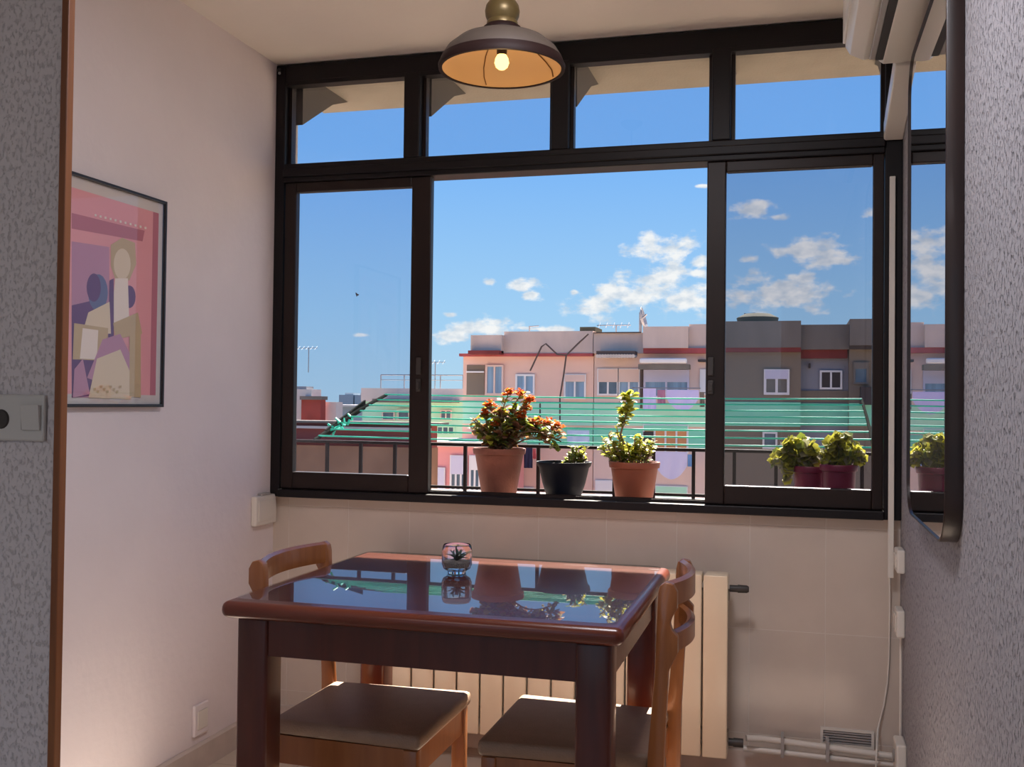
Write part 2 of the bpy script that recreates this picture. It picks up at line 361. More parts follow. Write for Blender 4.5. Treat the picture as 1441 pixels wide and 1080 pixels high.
def leaf(b,p,d,L,w,mi,thick=0,fold=.25,nrm=None):
    d=Vector(d).normalized(); up=Vector((0,0,1)) if abs(d.z)<.85 else Vector((random.uniform(-1,1),random.uniform(-1,1),.1))
    s=d.cross(up).normalized(); n=s.cross(d).normalized()
    ang=random.uniform(-.6,.6); s,n=(s*math.cos(ang)+n*math.sin(ang)),(n*math.cos(ang)-s*math.sin(ang))
    prof=[(0,.12),(.25,.75),(.55,1),(.82,.7),(1,.05)]
    mid=[];l=[];r=[]
    for t,ww in prof:
        c=p+d*(L*t)+n*(.12*L*math.sin(t*PI))
        mid.append(b.bm.verts.new(c)); l.append(b.bm.verts.new(c+s*w*ww/2+n*fold*w*ww/2)); r.append(b.bm.verts.new(c-s*w*ww/2+n*fold*w*ww/2))
    for i in range(4):
        for q in ((mid[i],l[i],l[i+1],mid[i+1]),(mid[i+1],r[i+1],r[i],mid[i])):
            f=b.bm.faces.new(q); f.material_index=mi; f.smooth=True
def rdir(zlo=-.2,zhi=1):
    a=random.uniform(0,2*PI); z=random.uniform(zlo,zhi); r=math.sqrt(max(0,1-z*z)); return Vector((r*math.cos(a),r*math.sin(a),z))
def curve(a,b_,bend=(0,0,.02),n=6):
    a=Vector(a);b_=Vector(b_);bd=Vector(bend); return [a.lerp(b_,i/n)+bd*math.sin(PI*i/n) for i in range(n+1)]

# orange kalanchoe
root,ctr,rt,h=make_pot('flowering_potted_plant',667,739,631,3.56,M['terra'],.060,'terracotta pot of orange flowering succulent at the left end of the ledge','potted plants on the outer ledge')
o0=Vector((ctr.x,3.56,.8485))
st=MB(); lf=MB(); fl=MB()
def L3(px,py,Y=3.56): return at(px,py,Y)-o0
heads=[(682,585,3.56),(690,572,3.58),(715,556,3.55),(733,556,3.57),(748,565,3.55),(733,588,3.55),(707,585,3.58),(757,598,3.55),(770,598,3.57),(784,603,3.55),(741,577,3.57),(697,600,3.53)]
ends=heads+[(790,622,3.56),(675,610,3.54),(722,612,3.53),(705,575,3.57),(742,612,3.56),(660+20,600,3.6),(765,612,3.57),(690,615,3.55),(728,600,3.6),(712,605,3.5),(668,606,3.55),(683,618,3.5),(699,620,3.5),(738,600,3.52),(729,620,3.6),(752,606,3.6),(775,614,3.52),(786,632,3.55),(792,612,3.58),(664,590,3.57),(700,592,3.6),(726,575,3.58),(718,590,3.5)]
for i,(px,py,Y) in enumerate(ends):
    e=L3(px,py,Y); s0=Vector((random.uniform(-.03,.03),random.uniform(-.03,.03),h-.02))
    if px>750: pts=curve(s0,e,(.0,0,.045),8)
    elif py<570: pts=curve(s0,e,(-.02,0,.01),8)
    else: pts=curve(s0,e,(0,0,.01),6)
    st.tube(pts,.0035,6,r2=.0018)
    if i<len(heads): 
        for k in range(26):
            c=e+rdir(-.3,1)*random.uniform(.003,.023)
            for q in range(4): leaf(fl,c,rdir(-.1,1),.013,.010,0 if random.random()<.85 else 1,fold=.1)
    nl=26 if px<760 else 22
    for k in range(nl):
        t=random.uniform(.3 if px<760 else .5,1); j=t*(len(pts)-1); i0=min(int(j),len(pts)-2); c=pts[i0].lerp(pts[i0+1],j-i0)
        leaf(lf,c,rdir(-.5,.8),random.uniform(.024,.042),random.uniform(.016,.025),random.choices([0,1,2,3],[3.5,2,2.5,4])[0])
st.build('stems',M['stem'],root,smooth=60); lf.build('leaves',[M['leaf_g'],M['leaf_y'],M['leaf_p'],M['leaf_r']],root); fl.build('flowers',[M['petal'],M['leaf_y']],root)

# black bowl
root,ctr,rt,h=make_pot('potted_succulent',757,831,650,3.56,M['blackpot'],.048,'black bowl pot with a low green succulent, second from the left','potted plants on the outer ledge',bowl=True,body='bowl')
o0=Vector((ctr.x,3.56,.8485)); st=MB(); lf=MB()
for (px,py) in [(800,640),(806,632),(812,628),(820,638),(826,645),(797,648),(815,645),(808,645),(824,634),(803,652)]:
    e=L3(px,py,3.56+random.uniform(-.02,.02)); pts=curve((.5*e.x+.01,random.uniform(-.02,.02),h-.025),e,(0,0,.003),5)
    st.tube(pts,.0025,5)
    for k in range(20):
        t=random.uniform(.2,1); j=t*4.99; c=pts[int(j)].lerp(pts[int(j)+1],j-int(j))
        leaf(lf,c,rdir(0,1),random.uniform(.016,.026),.013,random.choice([0,0,1,2]))
st.build('stems',M['stem'],root,smooth=60); lf.build('leaves',[M['leaf_g'],M['leaf_y'],M['leaf_p']],root)

# jade
root,ctr,rt,h=make_pot('potted_jade_plant',857,929,650,3.56,M['terra2'],.062,'terracotta pot of yellow green jade plant with one tall sprig','potted plants on the outer ledge')
o0=Vector((ctr.x,3.56,.8485)); st=MB(); lf=MB()
main=[Vector((-.005,0,h-.02)),L3(873,612),L3(878,595),L3(883,575),L3(886,556)]
st.tube(main,.005,7,r2=.002)
for i in range(90):
    t=random.uniform(.35,1)**.9; j=t*3.99; c=main[int(j)].lerp(main[int(j)+1],j-int(j))
    if 565<0: pass
    big=1 if .55<t<.93 else .55
    leaf(lf,c+rdir()*random.uniform(0,.02)*big,rdir(-.1,.7),random.uniform(.024,.042)*(.45+.55*big),.020,random.choices([0,1,2],[2,5,1])[0])
for (px,py) in [(848,618),(845,630),(856,612),(862,622),(870,615),(882,622),(893,617),(902,612),(911,622),(918,628),(905,632),(890,632),(875,632),(862,636),(915,640),(852,640),(885,640),(898,624),(868,605),(920,618)]:
    e=L3(px,py,3.56+random.uniform(-.05,.05)); pts=curve((e.x*.5,random.uniform(-.03,.03),h-.02),e,(0,0,.006),5)
    st.tube(pts,.003,5,r2=.0018)
    pale = 2 if px<858 or px>908 else 1
    for k in range(26):
        t=random.uniform(.15,1); j=t*4.99; c=pts[int(j)].lerp(pts[int(j)+1],j-int(j))
        leaf(lf,c,rdir(-.2,.9),random.uniform(.016,.028),random.uniform(.012,.018),random.choices([0,1,2,pale],[2,4,1,3])[0])
st.build('stems',M['stem'],root,smooth=60); lf.build('leaves',[M['leaf_g'],M['leaf_y'],M['leaf_p']],root)

# magenta pots
def round_leaf(b,p,d,r,mi):
    d=Vector(d).normalized(); s=d.cross(Vector((.1,.2,1))).normalized(); t=s.cross(d)
    c=b.bm.verts.new(p); n=10; ring=[]
    for k in range(n):
        a=2*PI*k/n; rr=r*(1+.12*math.cos(a*5))
        ring.append(b.bm.verts.new(p+(s*math.cos(a)+t*math.sin(a))*rr+d*r*.22))
    for k in range(n):
        f=b.bm.faces.new((c,ring[k],ring[(k+1)%n])); f.material_index=mi; f.smooth=True
specs=[(1114,1166,656,3.63,[(1085,655),(1090,645),(1100,632),(1108,625),(1118,620),(1128,618),(1138,624),(1145,632),(1148,645),(1135,638),(1120,635),(1105,645),(1097,660),(1105,672),(1110,665),(1140,655),(1125,650),(1095,640),(1103,680),(1115,655)],
 'magenta pot of trailing variegated plant with leaves spilling over its left side'),
 (1153,1208,654,3.545,[(1158,640),(1165,628),(1172,618),(1180,612),(1190,615),(1198,622),(1205,632),(1210,645),(1216,655),(1200,640),(1188,630),(1178,635),(1170,642),(1195,650),(1212,640),(1183,645),(1162,650),(1176,625)],
 'magenta pot of bushy variegated plant at the right end of the ledge')]
for x0,x1,yr,Y,ends,lab in specs:
    root,ctr,rt,h=make_pot('potted_plectranthus',x0,x1,yr,Y,M['magenta'],.048,lab,'potted plants on the outer ledge')
    o0=Vector((ctr.x,Y,.8485)); st=MB(); lf=MB()
    for (px,py) in ends:
        e=L3(px,py,Y+random.uniform(-.04,.03)); 
        if e.x<-.06 and e.z<h: e.y=-.02
        pts=curve((max(-.04,min(.04,e.x*.5)),random.uniform(-.02,.02),h-.02),e,(0,0,.03 if abs(e.x)>.055 else .01),6)
        st.tube(pts,.0022,5)
        for k in range(16):
            t=random.uniform(.4,1); j=t*5.99; c=pts[int(j)].lerp(pts[int(j)+1],j-int(j))+rdir(-.3,1)*.012
            if c.z<h+.004 and math.hypot(c.x,c.y)<rt+.01: c.z=h+.012
            round_leaf(lf,c,(random.uniform(-.8,.8),random.uniform(-1,.3),random.uniform(.0,1)),random.uniform(.011,.019),random.choices([0,1,2],[1.0,5.5,1.8])[0])
    st.build('stems',M['leaf_g'],root,smooth=60); lf.build('leaves',[M['leaf_g'],M['leaf_y'],M['leaf_p']],root)

# ------------------------------------------------------------------ wall things
# radiator
rd=empty('radiator',(-.792,3.30,.096),label='cream sectional radiator on the tiled wall under the window',cat='radiator')
sec=None; H=.567
for k in range(15):
    if sec is None:
        b=MB(); pr=[]
        b.box((-.0375,-.045,.004),(.0375,-.033,H),.005,3)
        b.box((-.0375,-.034,H-.035),(.0375,.04,H),.008,2).box((-.0375,-.034,.0),(.0375,.04,.035),.008,2)
        b.box((-.008,-.034,.03),(.008,.04,H-.03),mi=1).box((-.032,.028,.03),(.032,.038,H-.03),.003)
        b.box((-.04,-.02,.05),(.04,.02,.08),mi=1).box((-.04,-.02,H-.08),(.04,.02,H-.05),mi=1)
        sec=b.build('section',[M['rad'],M['radgap']],rd,smooth=40); o=sec
    else:
        o=sec.copy(); C.objects.link(o); o.parent=rd
    o.location=(-.6+.04+.08*k,0,0)
b=MB(); b.tube([(.60,0,H-.045),(.63,0,H-.045)],.011,12); b.lathe([(0,0),(.013,0),(.012,.028),(.008,.034),(0,.034)],n=14,M=Matrix.Translation((.625,0,H-.045))@Matrix.Rotation(PI/2,4,'Y'))
b.build('vent_plug',M['dgrey'],rd,smooth=40,label='dark metal end plug')
b=MB(); b.tube([(.60,0,.045),(.63,0,.045)],.012,12); b.lathe([(0,0),(.014,0),(.014,.03),(0,.03)],n=14,M=Matrix.Translation((.615,0,.045))@Matrix.Rotation(PI/2,4,'Y'))
b.build('valve',M['dgrey'],rd,smooth=40)
# pipes
pp=empty('heating_pipes',(.05,3.36,.0),label='pair of beige heating pipes low on the wall right of the radiator',cat='pipe')
MB().tube([(-.19,-.02,.145),(-.14,0,.142),(.27,0,.125)],.010,10).build('pipe',M['white'],pp,smooth=50)
MB().tube([(-.20,.01,.103),(.27,0.01,.098)],.009,10).build('pipe',M['white'],pp,smooth=50)
for q in (-.085,.05): MB().box((q,-.012,.092),(q+.01,.048,.155)).build('clip',M['grey_pl'],pp)
# vent grille
vg=empty('vent_grille',(.165,YW-.004,.152),label='small white louvred vent grille low on the tiled wall',cat='vent')
b=MB(); b.box((-.08,-.006,-.028),(.08,.004,-.02)).box((-.08,-.006,.02),(.08,.004,.028)).box((-.08,-.006,-.02),(-.072,.004,.02)).box((.072,-.006,-.02),(.08,.004,.02)); b.build('frame',M['white'],vg)
b=MB()
for k in range(5): b.box((-.072,-.005,-.019+k*.008),(.072,.002,-.0145+k*.008))
b.build('louvres',M['grey_pl'],vg)
# vertical conduit
MB().box((.280,3.372,.665),(.297,3.384,1.905),.002).build('cable_conduit',M['white'],label='narrow white cable cover running down beside the window frame',cat='conduit')
p=[(.288,3.405,.664),(.289,3.412,.55),(.288,3.413,.42),(.284,3.413,.34),(.272,3.412,.26),(.255,3.405,.19),(.246,3.33,.14),(.244,3.33,.06),(.244,3.335,.006)]
sm=[]
for i in range(len(p)-1):
    for j in range(4): sm.append(Vector(p[i]).lerp(Vector(p[i+1]),j/4))
sm.append(Vector(p[-1]))
MB().tube(sm,.003,6).build('power_cable',M['white'],smooth=60,label='thin white cable hanging from the cable cover to the floor',cat='cable')
# boxes on the right wall
for y,z0,z1,lab in ((3.31,.695,.765,'upper white junction box on the right wall near the window corner'),(3.31,.505,.585,'lower white junction box on the right wall near the window corner')):
    b=MB(); b.box((-.024,-.045,0),(0,.045,z1-z0),.005); b.box((-.027,-.03,.015),(-.023,.03,z1-z0-.015),.002)
    b.build('junction_box',M['white'],loc=(XR,y,z0),label=lab,cat='junction box',group='white boxes on the right wall')
MB().tube([(.312,3.31,.505),(.312,3.31,.20)],.004,6).build('junction_cable',M['white'],label='short white cable dropping from the lower junction box to the socket',cat='cable')
so=empty('wall_socket',(XR,3.25,.165),label='white wall socket low on the right wall by the pipes',cat='socket')
MB().box((-.03,-.05,-.045),(0,.05,.045),.006).build('housing',M['white'],so)
MB().lathe([(0,0),(.018,0),(.02,.004),(0,.004)],n=20,M=Matrix.Translation((-.0305,0,0))@Matrix.Rotation(-PI/2,4,'Y')).build('outlet',M['grey_pl'],so)
# left wall box + socket
b=MB(); b.box((0,-.075,-.055),(.022,.075,.05),.006); b.box((.0215,-.06,-.04),(.025,.06,.035),.002); b.box((0,-.03,.05),(.02,.03,.058),.002,mi=1)
b.build('cable_box',[M['white'],M['grey_pl']],loc=(XL,3.33,.80),label='cream cable box on the left wall in the corner below the window',cat='cable box')
so=empty('power_socket',(XL,2.95,.165),label='white socket plate low on the left wall above the skirting',cat='socket')
MB().box((0,-.042,-.05),(.012,.042,.05),.004).build('plate',M['plaster'],so)
b=MB(); b.box((.0122,-.028,-.03),(.015,.028,.03),.002); b.build('outlet',M['white'],so)
# switch plate on divider
c=at(24,588,1.5)
sw=empty('light_switch',(c.x,1.5,c.z),label='double white switch and socket plate on the textured wall beside the wooden jamb',cat='switch')
wdt=at(67,588,1.5).x-c.x
MB().box((-.10,-.009,-.040),(wdt,0,.040),.004,3).build('plate',M['plate'],sw)
r0=at(33,570,1.49)-Vector((c.x,0,c.z)); r1=at(57,606,1.49)-Vector((c.x,0,c.z))
MB().prism([(-.0135,r1.z),(-.0095,r1.z),(-.0095,r0.z),(-.018,r0.z)],0,r0.x,r1.x,bev=.0008).build('rocker',M['plate'],sw)
MB().box((r0.x-.005,-.0094,r1.z),(r0.x-.0005,-.008,r0.z)).build('rocker_gap',M['grey_pl'],sw,label='dark gap beside the rocker')
k0=at(1,590,1.49)-Vector((c.x,0,c.z))
MB().lathe([(0,0),(.017,0),(.015,.003),(0,.003)],n=28,M=Matrix.Translation((k0.x,-.0092,k0.z))@Matrix.Rotation(PI/2,4,'X')).build('socket_face',M['dgrey'],sw,label='dark round socket face')

# mirror on the right wall
mr=empty('wall_mirror',(XR,2.54,1.5075),label='tall dark framed wall mirror with rounded corners on the right wall',cat='mirror')
def rrect(hw,hh,r,n=8):
    P=[]
    for cx,cy,a0 in ((hw-r,hh-r,0),(-hw+r,hh-r,90),(-hw+r,-hh+r,180),(hw-r,-hh+r,270)):
        for i in range(n+1): a=R(a0+90*i/n); P.append((cx+r*math.cos(a),cy+r*math.sin(a)))
    return P
HW,HH=.36,.5925
t=MB(); out=rrect(HW,HH,.10); inn=rrect(HW-.005,HH-.005,.095); n=len(out)
def ringv(P,x): return [t.bm.verts.new((x,p[0],p[1])) for p in P]
A=ringv(out,-.001); Bq=ringv(out,-.033); B2=ringv(rrect(HW-.002,HH-.002,.098),-.035); Cc=ringv(inn,-.035); D=ringv(inn,-.030)
for a,b_ in ((A,Bq),(Bq,B2),(B2,Cc),(Cc,D)):
    for k in range(n): t.bm.faces.new((a[k],a[(k+1)%n],b_[(k+1)%n],b_[k]))
bmesh.ops.recalc_face_normals(t.bm,faces=t.bm.faces)
t.build('frame',M['walnut'],mr,smooth=50)
MB().prism(rrect(HW-.004,HH-.004,.096),0,-.031,-.002).build('mirror_glass',M['mirror'],mr)

# air conditioner + duct
ac=empty('air_conditioner',(XR,2.60,2.13),label='white split air conditioner high on the right wall above the mirror',cat='air conditioner')
x0=.131-.32
prof=[(0,.27),(0,.012),(-.045,.008),(-.090,.008),(-.104,.02),(-.112,.03),(-.141,.022),(x0+.012,.040),(x0,.062),(x0-.004,.15),(x0+.01,.25),(x0+.03,.27)]
MB().prism(prof,1,-.40,.40,bev=.002).build('body',M['white'],ac,smooth=25)
MB().box((-.112,-.37,.010),(-.088,.37,.028)).build('air_outlet',M['dark'],ac,label='dark air outlet slot')
MB().box((-.128,-.37,.012),(-.112,.37,.020),.003).build('louvre',M['grey_pl'],ac,label='grey swing louvre')
MB().box((x0-.0075,-.395,.07),(x0+.001,.395,.24),.003).build('front_panel',M['white2'],ac)
b=MB(); b.prism([(3.0,2.13),(3.42-.038,2.018),(3.42-.038,2.075),(3.0,2.187)],0,.262,.3195,bev=.004)
b.build('cable_duct',M['white'],label='white cable duct sloping from the air conditioner down to the window',cat='duct')

# picture on the left wall
y0,y1,z0,z1=2.20,2.703,1.165,1.782
pf=empty('framed_poster',(XL,(y0+y1)/2,(z0+z1)/2),label='black framed pink poster of an abstract seated figure on the left wall',cat='picture')
hw=(y1-y0)/2; hh=(z1-z0)/2
b=MB(); fw=.009
for lo,hi in (((0,-hw,-hh),(.018,-hw+fw,hh)),((0,hw-fw,-hh),(.018,hw,hh)),((0,-hw+fw,-hh),(.018,hw-fw,-hh+fw)),((0,-hw+fw,hh-fw),(.018,hw-fw,hh))): b.box(lo,hi,.0015)
b.build('frame',M['black'],pf)
MB().box((.001,-hw+fw,-hh+fw),(.008,hw-fw,hh-fw)).build('mount',mat('paper_mount',(.66,.60,.57,1),.8),pf)
PC=[mat('print_pink',(.80,.36,.39,1),.7),mat('print_rose',(.50,.17,.22,1),.7),mat('print_cream',(.75,.62,.46,1),.7),mat('print_violet',(.16,.07,.20,1),.7),mat('print_tan',(.56,.42,.25,1),.7),mat('print_blue',(.16,.17,.33,1),.7),mat('print_light',(.85,.74,.66,1),.7),mat('print_mauve',(.52,.27,.40,1),.7)]
def PQ(px,py):
    d=ray(px,py); p=EYE+d*(XL/d.x); return (p.y-(y0+y1)/2,p.z-(z0+z1)/2)
b=MB(); lay=[.0082]
def art(poly,mi,raw=False):
    lay[0]+=.0001; P=[(q if raw else PQ(*q)) for q in poly]
    b.face([(lay[0],p[0],p[1]) for p in P],mi)
art([(-hw+.035,-hh+.035),(hw-.03,-hh+.035),(hw-.03,hh-.04),(-hw+.035,hh-.04)],0,True)
art([(hw-.058,-hh+.035),(hw-.03,-hh+.035),(hw-.03,hh-.04),(hw-.058,hh-.04)],1,True)
art([(97,300),(200,325),(197,322+18),(97,322)],1)
art([(97,340),(150,348),(150,560),(97,560)],7)
art([(97,430),(140,420),(145,555),(97,560)],3)
def ell(cx,cy,rx,ry,mi,n=18,rot=0): art([(cx+rx*math.cos(2*PI*k/n)*math.cos(rot)-ry*math.sin(2*PI*k/n)*math.sin(rot),cy+rx*math.cos(2*PI*k/n)*math.sin(rot)+ry*math.sin(2*PI*k/n)*math.cos(rot)) for k in range(n)],mi)
ell(134,412,14,26,5); ell(128,405,10,20,3)
art([(152,345),(168,335),(186,342),(188,372),(178,395),(160,398),(152,375)],4)
ell(168,372,12,22,2)
ell(178,418,9,16,3)
art([(158,392),(176,392),(178,455),(152,455)],6)
art([(150,395),(156,392),(156,505),(148,505)],3)
art([(120,440),(150,425),(152,470),(112,468)],2)
art([(100,455),(148,462),(146,508),(98,506)],4)
art([(112,462),(134,465),(132,506),(108,505)],6)
art([(155,455),(190,440),(196,470),(158,478)],4)
art([(140,478),(165,470),(194,530),(190,545),(160,505),(126,535),(118,532)],7)
art([(132,505),(165,492),(188,545),(180,562),(120,560)],2)
art([(178,462),(194,465),(194,560),(178,558)],4)
art([(100,520),(112,505),(122,555),(98,560)],7)
for k in range(11): 
    px=130+7*k; py=303+1.8*k; art([(px-1.4,py-1.6),(px+1.4,py-1.2),(px+1.4,py+2),(px-1.4,py+1.6)],6)
for k in range(9): 
    px=128+4.5*k; py=548+4*math.sin(k*2.1); art([(px-2,py-1.5),(px+2,py-1.8),(px+1.5,py+2),(px-1.5,py+2)],4)
b.build('print',PC,pf)
MB().box((.0135,-hw+fw,-hh+fw),(.0145,hw-fw,hh-fw)).build('glazing',glassy('picture_glass',(1,1,1,1),1.45,.0),pf)

# ------------------------------------------------------------------ table
TX0,TX1,TY0,TY1,TZ=-1.193,-.316,1.985,2.777,.755
cx,cy=(TX0+TX1)/2,(TY0+TY1)/2; hx,hy=(TX1-TX0)/2,(TY1-TY0)/2
tb=empty('dining_table',(cx,cy,0),label='dark mahogany dining table with a glass sheet on top',cat='table')
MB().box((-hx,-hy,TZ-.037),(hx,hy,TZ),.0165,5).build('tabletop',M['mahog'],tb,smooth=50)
b=MB(); b.box((-hx+.035,-hy+.035,.637),(hx-.035,-hy+.057,.719)).box((-hx+.035,hy-.057,.637),(hx-.035,hy-.035,.719)).box((-hx+.035,-hy+.057,.637),(-hx+.057,hy-.057,.719)).box((hx-.057,-hy+.057,.637),(hx-.035,hy-.057,.719)).build('apron',M['mahog_shade'],tb)
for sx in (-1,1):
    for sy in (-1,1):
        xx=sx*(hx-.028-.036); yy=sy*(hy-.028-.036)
        MB().box((xx-.036,yy-.036,0),(xx+.036,yy+.036,.7185),.007,3).build('leg',M['mahog_shade'],tb,smooth=40)
gl=glassy('table_glass',(.93,.97,.96,1),1.62,.012)
b=MB(); b.prism(rrect(hx-.020,hy-.020,.03,5),2,TZ+.0004,TZ+.005)
b.build('glass_top',[gl],tb,label='clear glass sheet')
# terrarium jar
ja=empty('succulent_jar',(-.817,2.475,TZ+.0052),label='small glass jar holding a tiny dark succulent on the table',cat='jar')
GJ=mat('jar_glass',(.97,.97,.98,1),.0); GJ.node_tree.nodes['Principled BSDF'].inputs['Transmission Weight'].default_value=1
MB().lathe([(0,0),(.022,0),(.024,.006),(.034,.012),(.038,.022),(.0385,.055),(.036,.068),(.0335,.072),(.034,.068),(.0360,.055),(.0355,.024),(.031,.015),(0,.012)],n=40).build('glass',GJ,ja,smooth=40)
MB().lathe([(0,.013),(.030,.0165),(.0345,.024),(.0345,.029),(.02,.031),(0,.030)],n=32).build('gravel',mat('pale_gravel',(.45,.43,.40,1),.9,bump=1,bscale=300),ja,smooth=40)
b=MB()
for k in range(16):
    a=k*2.4; el=.25+.9*k/16; d=(math.cos(a)*math.cos(el),math.sin(a)*math.cos(el),math.sin(el)); leaf(b,Vector((0,0,.0295)),d,.030+.006*random.random(),.0085,0,fold=.5)
b.build('rosette',M['leaf_d'],ja)

# ------------------------------------------------------------------ chairs (back towards -x)
def make_chair(label):
    r=empty('dining_chair',(0,0,0),label=label,cat='chair',group='chairs at the dining table')
    sh=[(-.185,-.175),(.19,-.192),(.19,.192),(-.185,.175)]
    b=MB(); b.prism([(-.19,-.178),(.195,-.197),(.195,.197),(-.19,.178)],2,.397,.433,bev=.011); b.build('seat',M['seat'],r,smooth=50)
    b=MB(); b.prism([(.165,-.178),(.182,-.179),(.182,.179),(.165,.178)],2,.330,.396)
    b.prism([(-.175,-.175),(.18,-.186),(.18,-.168),(-.175,-.157)],2,.330,.396).prism([(-.175,.157),(.18,.168),(.18,.186),(-.175,.175)],2,.330,.396)
    b.box((-.19,-.16,.330),(-.172,.16,.396)).build('seat_rail',M['cherry'],r)
    for s in (-1,1):
        MB().box((.152,s*.174-.0165,0),(.187,s*.174+.0165,.3955),.004).build('front_leg',M['cherry'],r,smooth=40)
        y=s*.176
        pr=[(-.215,0),(-.182,0),(-.186,.44),(-.200,.62),(-.206,.80),(-.210,.818),(-.222,.826),(-.238,.822),(-.247,.805),(-.247,.768),(-.236,.748),(-.232,.735),(-.236,.722),(-.249,.708),(-.249,.672),(-.238,.65),(-.230,.63),(-.222,.46)]
        MB().prism([(q,z*.978) for q,z in pr],1,y-.0125,y+.0125,bev=.003).build('back_post',M['cherry'],r,smooth=40)
    for z0,z1 in ((.748,.807),(.647,.697)):
        n=14; t=MB(); ring=[]
        for i in range(n+1):
            u=-1+2*i/n; y=u*.168; xb=-.222-.036*(1-u*u)
            dx=2*.036*u/.168; nn=Vector((1,-dx,0)).normalized()
            ring.append([t.bm.verts.new(Vector((xb,y,z))+nn*q) for q,z in ((-.009,z0+.004),(.009,z0+.004),(.009,z1-.006),(.0,z1),(-.009,z1-.006))])
        for a,b_ in zip(ring,ring[1:]):
            for k in range(5): t.bm.faces.new((a[k],a[(k+1)%5],b_[(k+1)%5],b_[k]))
        t.bm.faces.new(ring[0]); t.bm.faces.new(ring[-1][::-1]); bmesh.ops.recalc_face_normals(t.bm,faces=t.bm.faces)
        t.build('back_slat',M['cherry'],r,smooth=35)
    for s in (-1,1): MB().box((-.19,s*.177-.009,.17),(.155,s*.177+.009,.20),.003).build('stretcher',M['cherry'],r)
    return r
c1=make_chair('cherry wood chair on the left side of the table, brown padded seat facing right')
c1.location=(-1.008,2.405,0)
c2=copy_tree(c1); c2['label']='cherry wood chair on the right side of the table, seat facing left'
c2.location=(-.487,2.42,0); c2.rotation_euler=(0,0,PI)

# ------------------------------------------------------------------ pendant lamp
lc=at(706,98,2.40)
lp=empty('pendant_lamp',(lc.x,2.40,lc.z),label='brown pendant lamp with a lit bulb hanging above the table',cat='lamp')
rr=.152
K=.84
MB().lathe([(rr-.004,.002),(rr,.008),(rr*.97,.030*K),(rr*.88,.056*K),(rr*.70,.083*K),(rr*.5,.098*K),(rr*.36,.106*K),(.050,.110*K),(.03,.110*K),(.028,.104*K),(rr*.30,.101*K),(rr*.5,.093*K),(rr*.69,.078*K),(rr*.86,.052*K),(rr*.95,.029*K),(rr-.006,.006)],n=56).build('lamp_shade',M['shade_out'],lp,smooth=40)
MB().lathe([(rr-.006,-.001),(rr+.002,-.001),(rr+.003,.008),(rr*.99,.017),(rr*.972,.0245),(rr*.962,.0235),(rr*.98,.010),(rr-.006,-.001)],n=56).build('rim_band',M['shade_rim'],lp,smooth=40)
MB().lathe([(rr-.007,.001),(rr*.945,.0285*K),(rr*.855,.0512*K),(rr*.685,.077*K),(rr*.5,.092*K),(rr*.28,.100*K),(.03,.102*K)],n=56).build('lining',M['shade_in'],lp,smooth=60,label='pale orange lining')
for a in (R(122),R(42)):
    pts=[]
    for (q,z) in ((rr-.0095,.004),(rr*.935,.0275*K),(rr*.845,.0500*K),(rr*.675,.0755*K),(rr*.5,.0905*K)): pts.append((q*math.cos(a),q*math.sin(a),z)); a+=R(2.5)
    MB().tube(pts,.0015,5).build('seam',M['crack'],lp,label='dark seam in the lining')
MB().lathe([(.049,.086),(.050,.092),(.046,.102),(.040,.107),(.034,.108),(0,.108)],n=36).build('collar',M['shade_rim'],lp,smooth=40)
MB().lathe([(0,.106),(.038,.107),(.038,.114),(.036,.119),(.041,.130),(.0425,.142),(.040,.156),(.032,.168),(.018,.176),(.012,.186),(0,.204)],n=36).build('finial',M['brass'],lp,smooth=40)
MB().tube([(0,0,.2),(0,0,ZC-lc.z-.03)],.004,8).build('cord',M['dark'],lp)
MB().lathe([(0,-.035),(.012,-.035),(.045,-.012),(.05,0),(0,0)],c=(0,0,ZC-lc.z),n=28).build('canopy',M['brass'],lp,smooth=40)
MB().lathe([(0,-.001),(.008,.0005),(.0145,.006),(.0180,.016),(.016,.027),(.011,.036),(0,.040)],n=24).build('bulb',M['bulb'],lp,smooth=60)
MB().lathe([(0,.0345),(.012,.0355),(.015,.084),(0,.084)],n=20).build('bulb_holder',M['dark'],lp,smooth=40)
L=bpy.data.lights.new('lamp_light','POINT'); L.energy=.42; L.color=(1,.62,.28); L.shadow_soft_size=.015
lo=bpy.data.objects.new('lamp_light',L); C.objects.link(lo); lo.location=(lc.x,2.40,lc.z-.024)

# ------------------------------------------------------------------ added fill lights, unseen on the ceiling
cf=empty('fill_light_panel',(-1.5,-1.2,ZC),label='added square white fill panel, unseen on the ceiling behind the viewer',cat='fill light')
MB().box((-.62,-.62,-.05),(.62,.62,-.002),.006).build('housing',M['white2'],cf)
L=bpy.data.lights.new('panel_fill_light','AREA'); L.shape='SQUARE'; L.size=1.2; L.energy=15; L.color=(1,.96,1)  # panel added in the unseen back room to brighten the interior
lo=bpy.data.objects.new('panel_fill_light',L); C.objects.link(lo); lo.location=(-1.5,-1.2,ZC-.056)

cf=empty('ceiling_fill_light',(-.35,1.75,ZC),label='added round white fill lamp on the ceiling, out of view overhead',cat='fill light')
MB().lathe([(0,-.001),(.20,-.001),(.20,-.045),(0,-.045)],n=40).build('housing',M['white2'],cf,smooth=40)
L=bpy.data.lights.new('ceiling_fill_lamp','AREA'); L.shape='DISK'; L.size=.36; L.energy=17; L.color=(.97,.94,1)  # lamp added above the frame to lift the nook walls
lo=bpy.data.objects.new('ceiling_fill_lamp',L); C.objects.link(lo); lo.location=(-.35,1.75,ZC-.05)

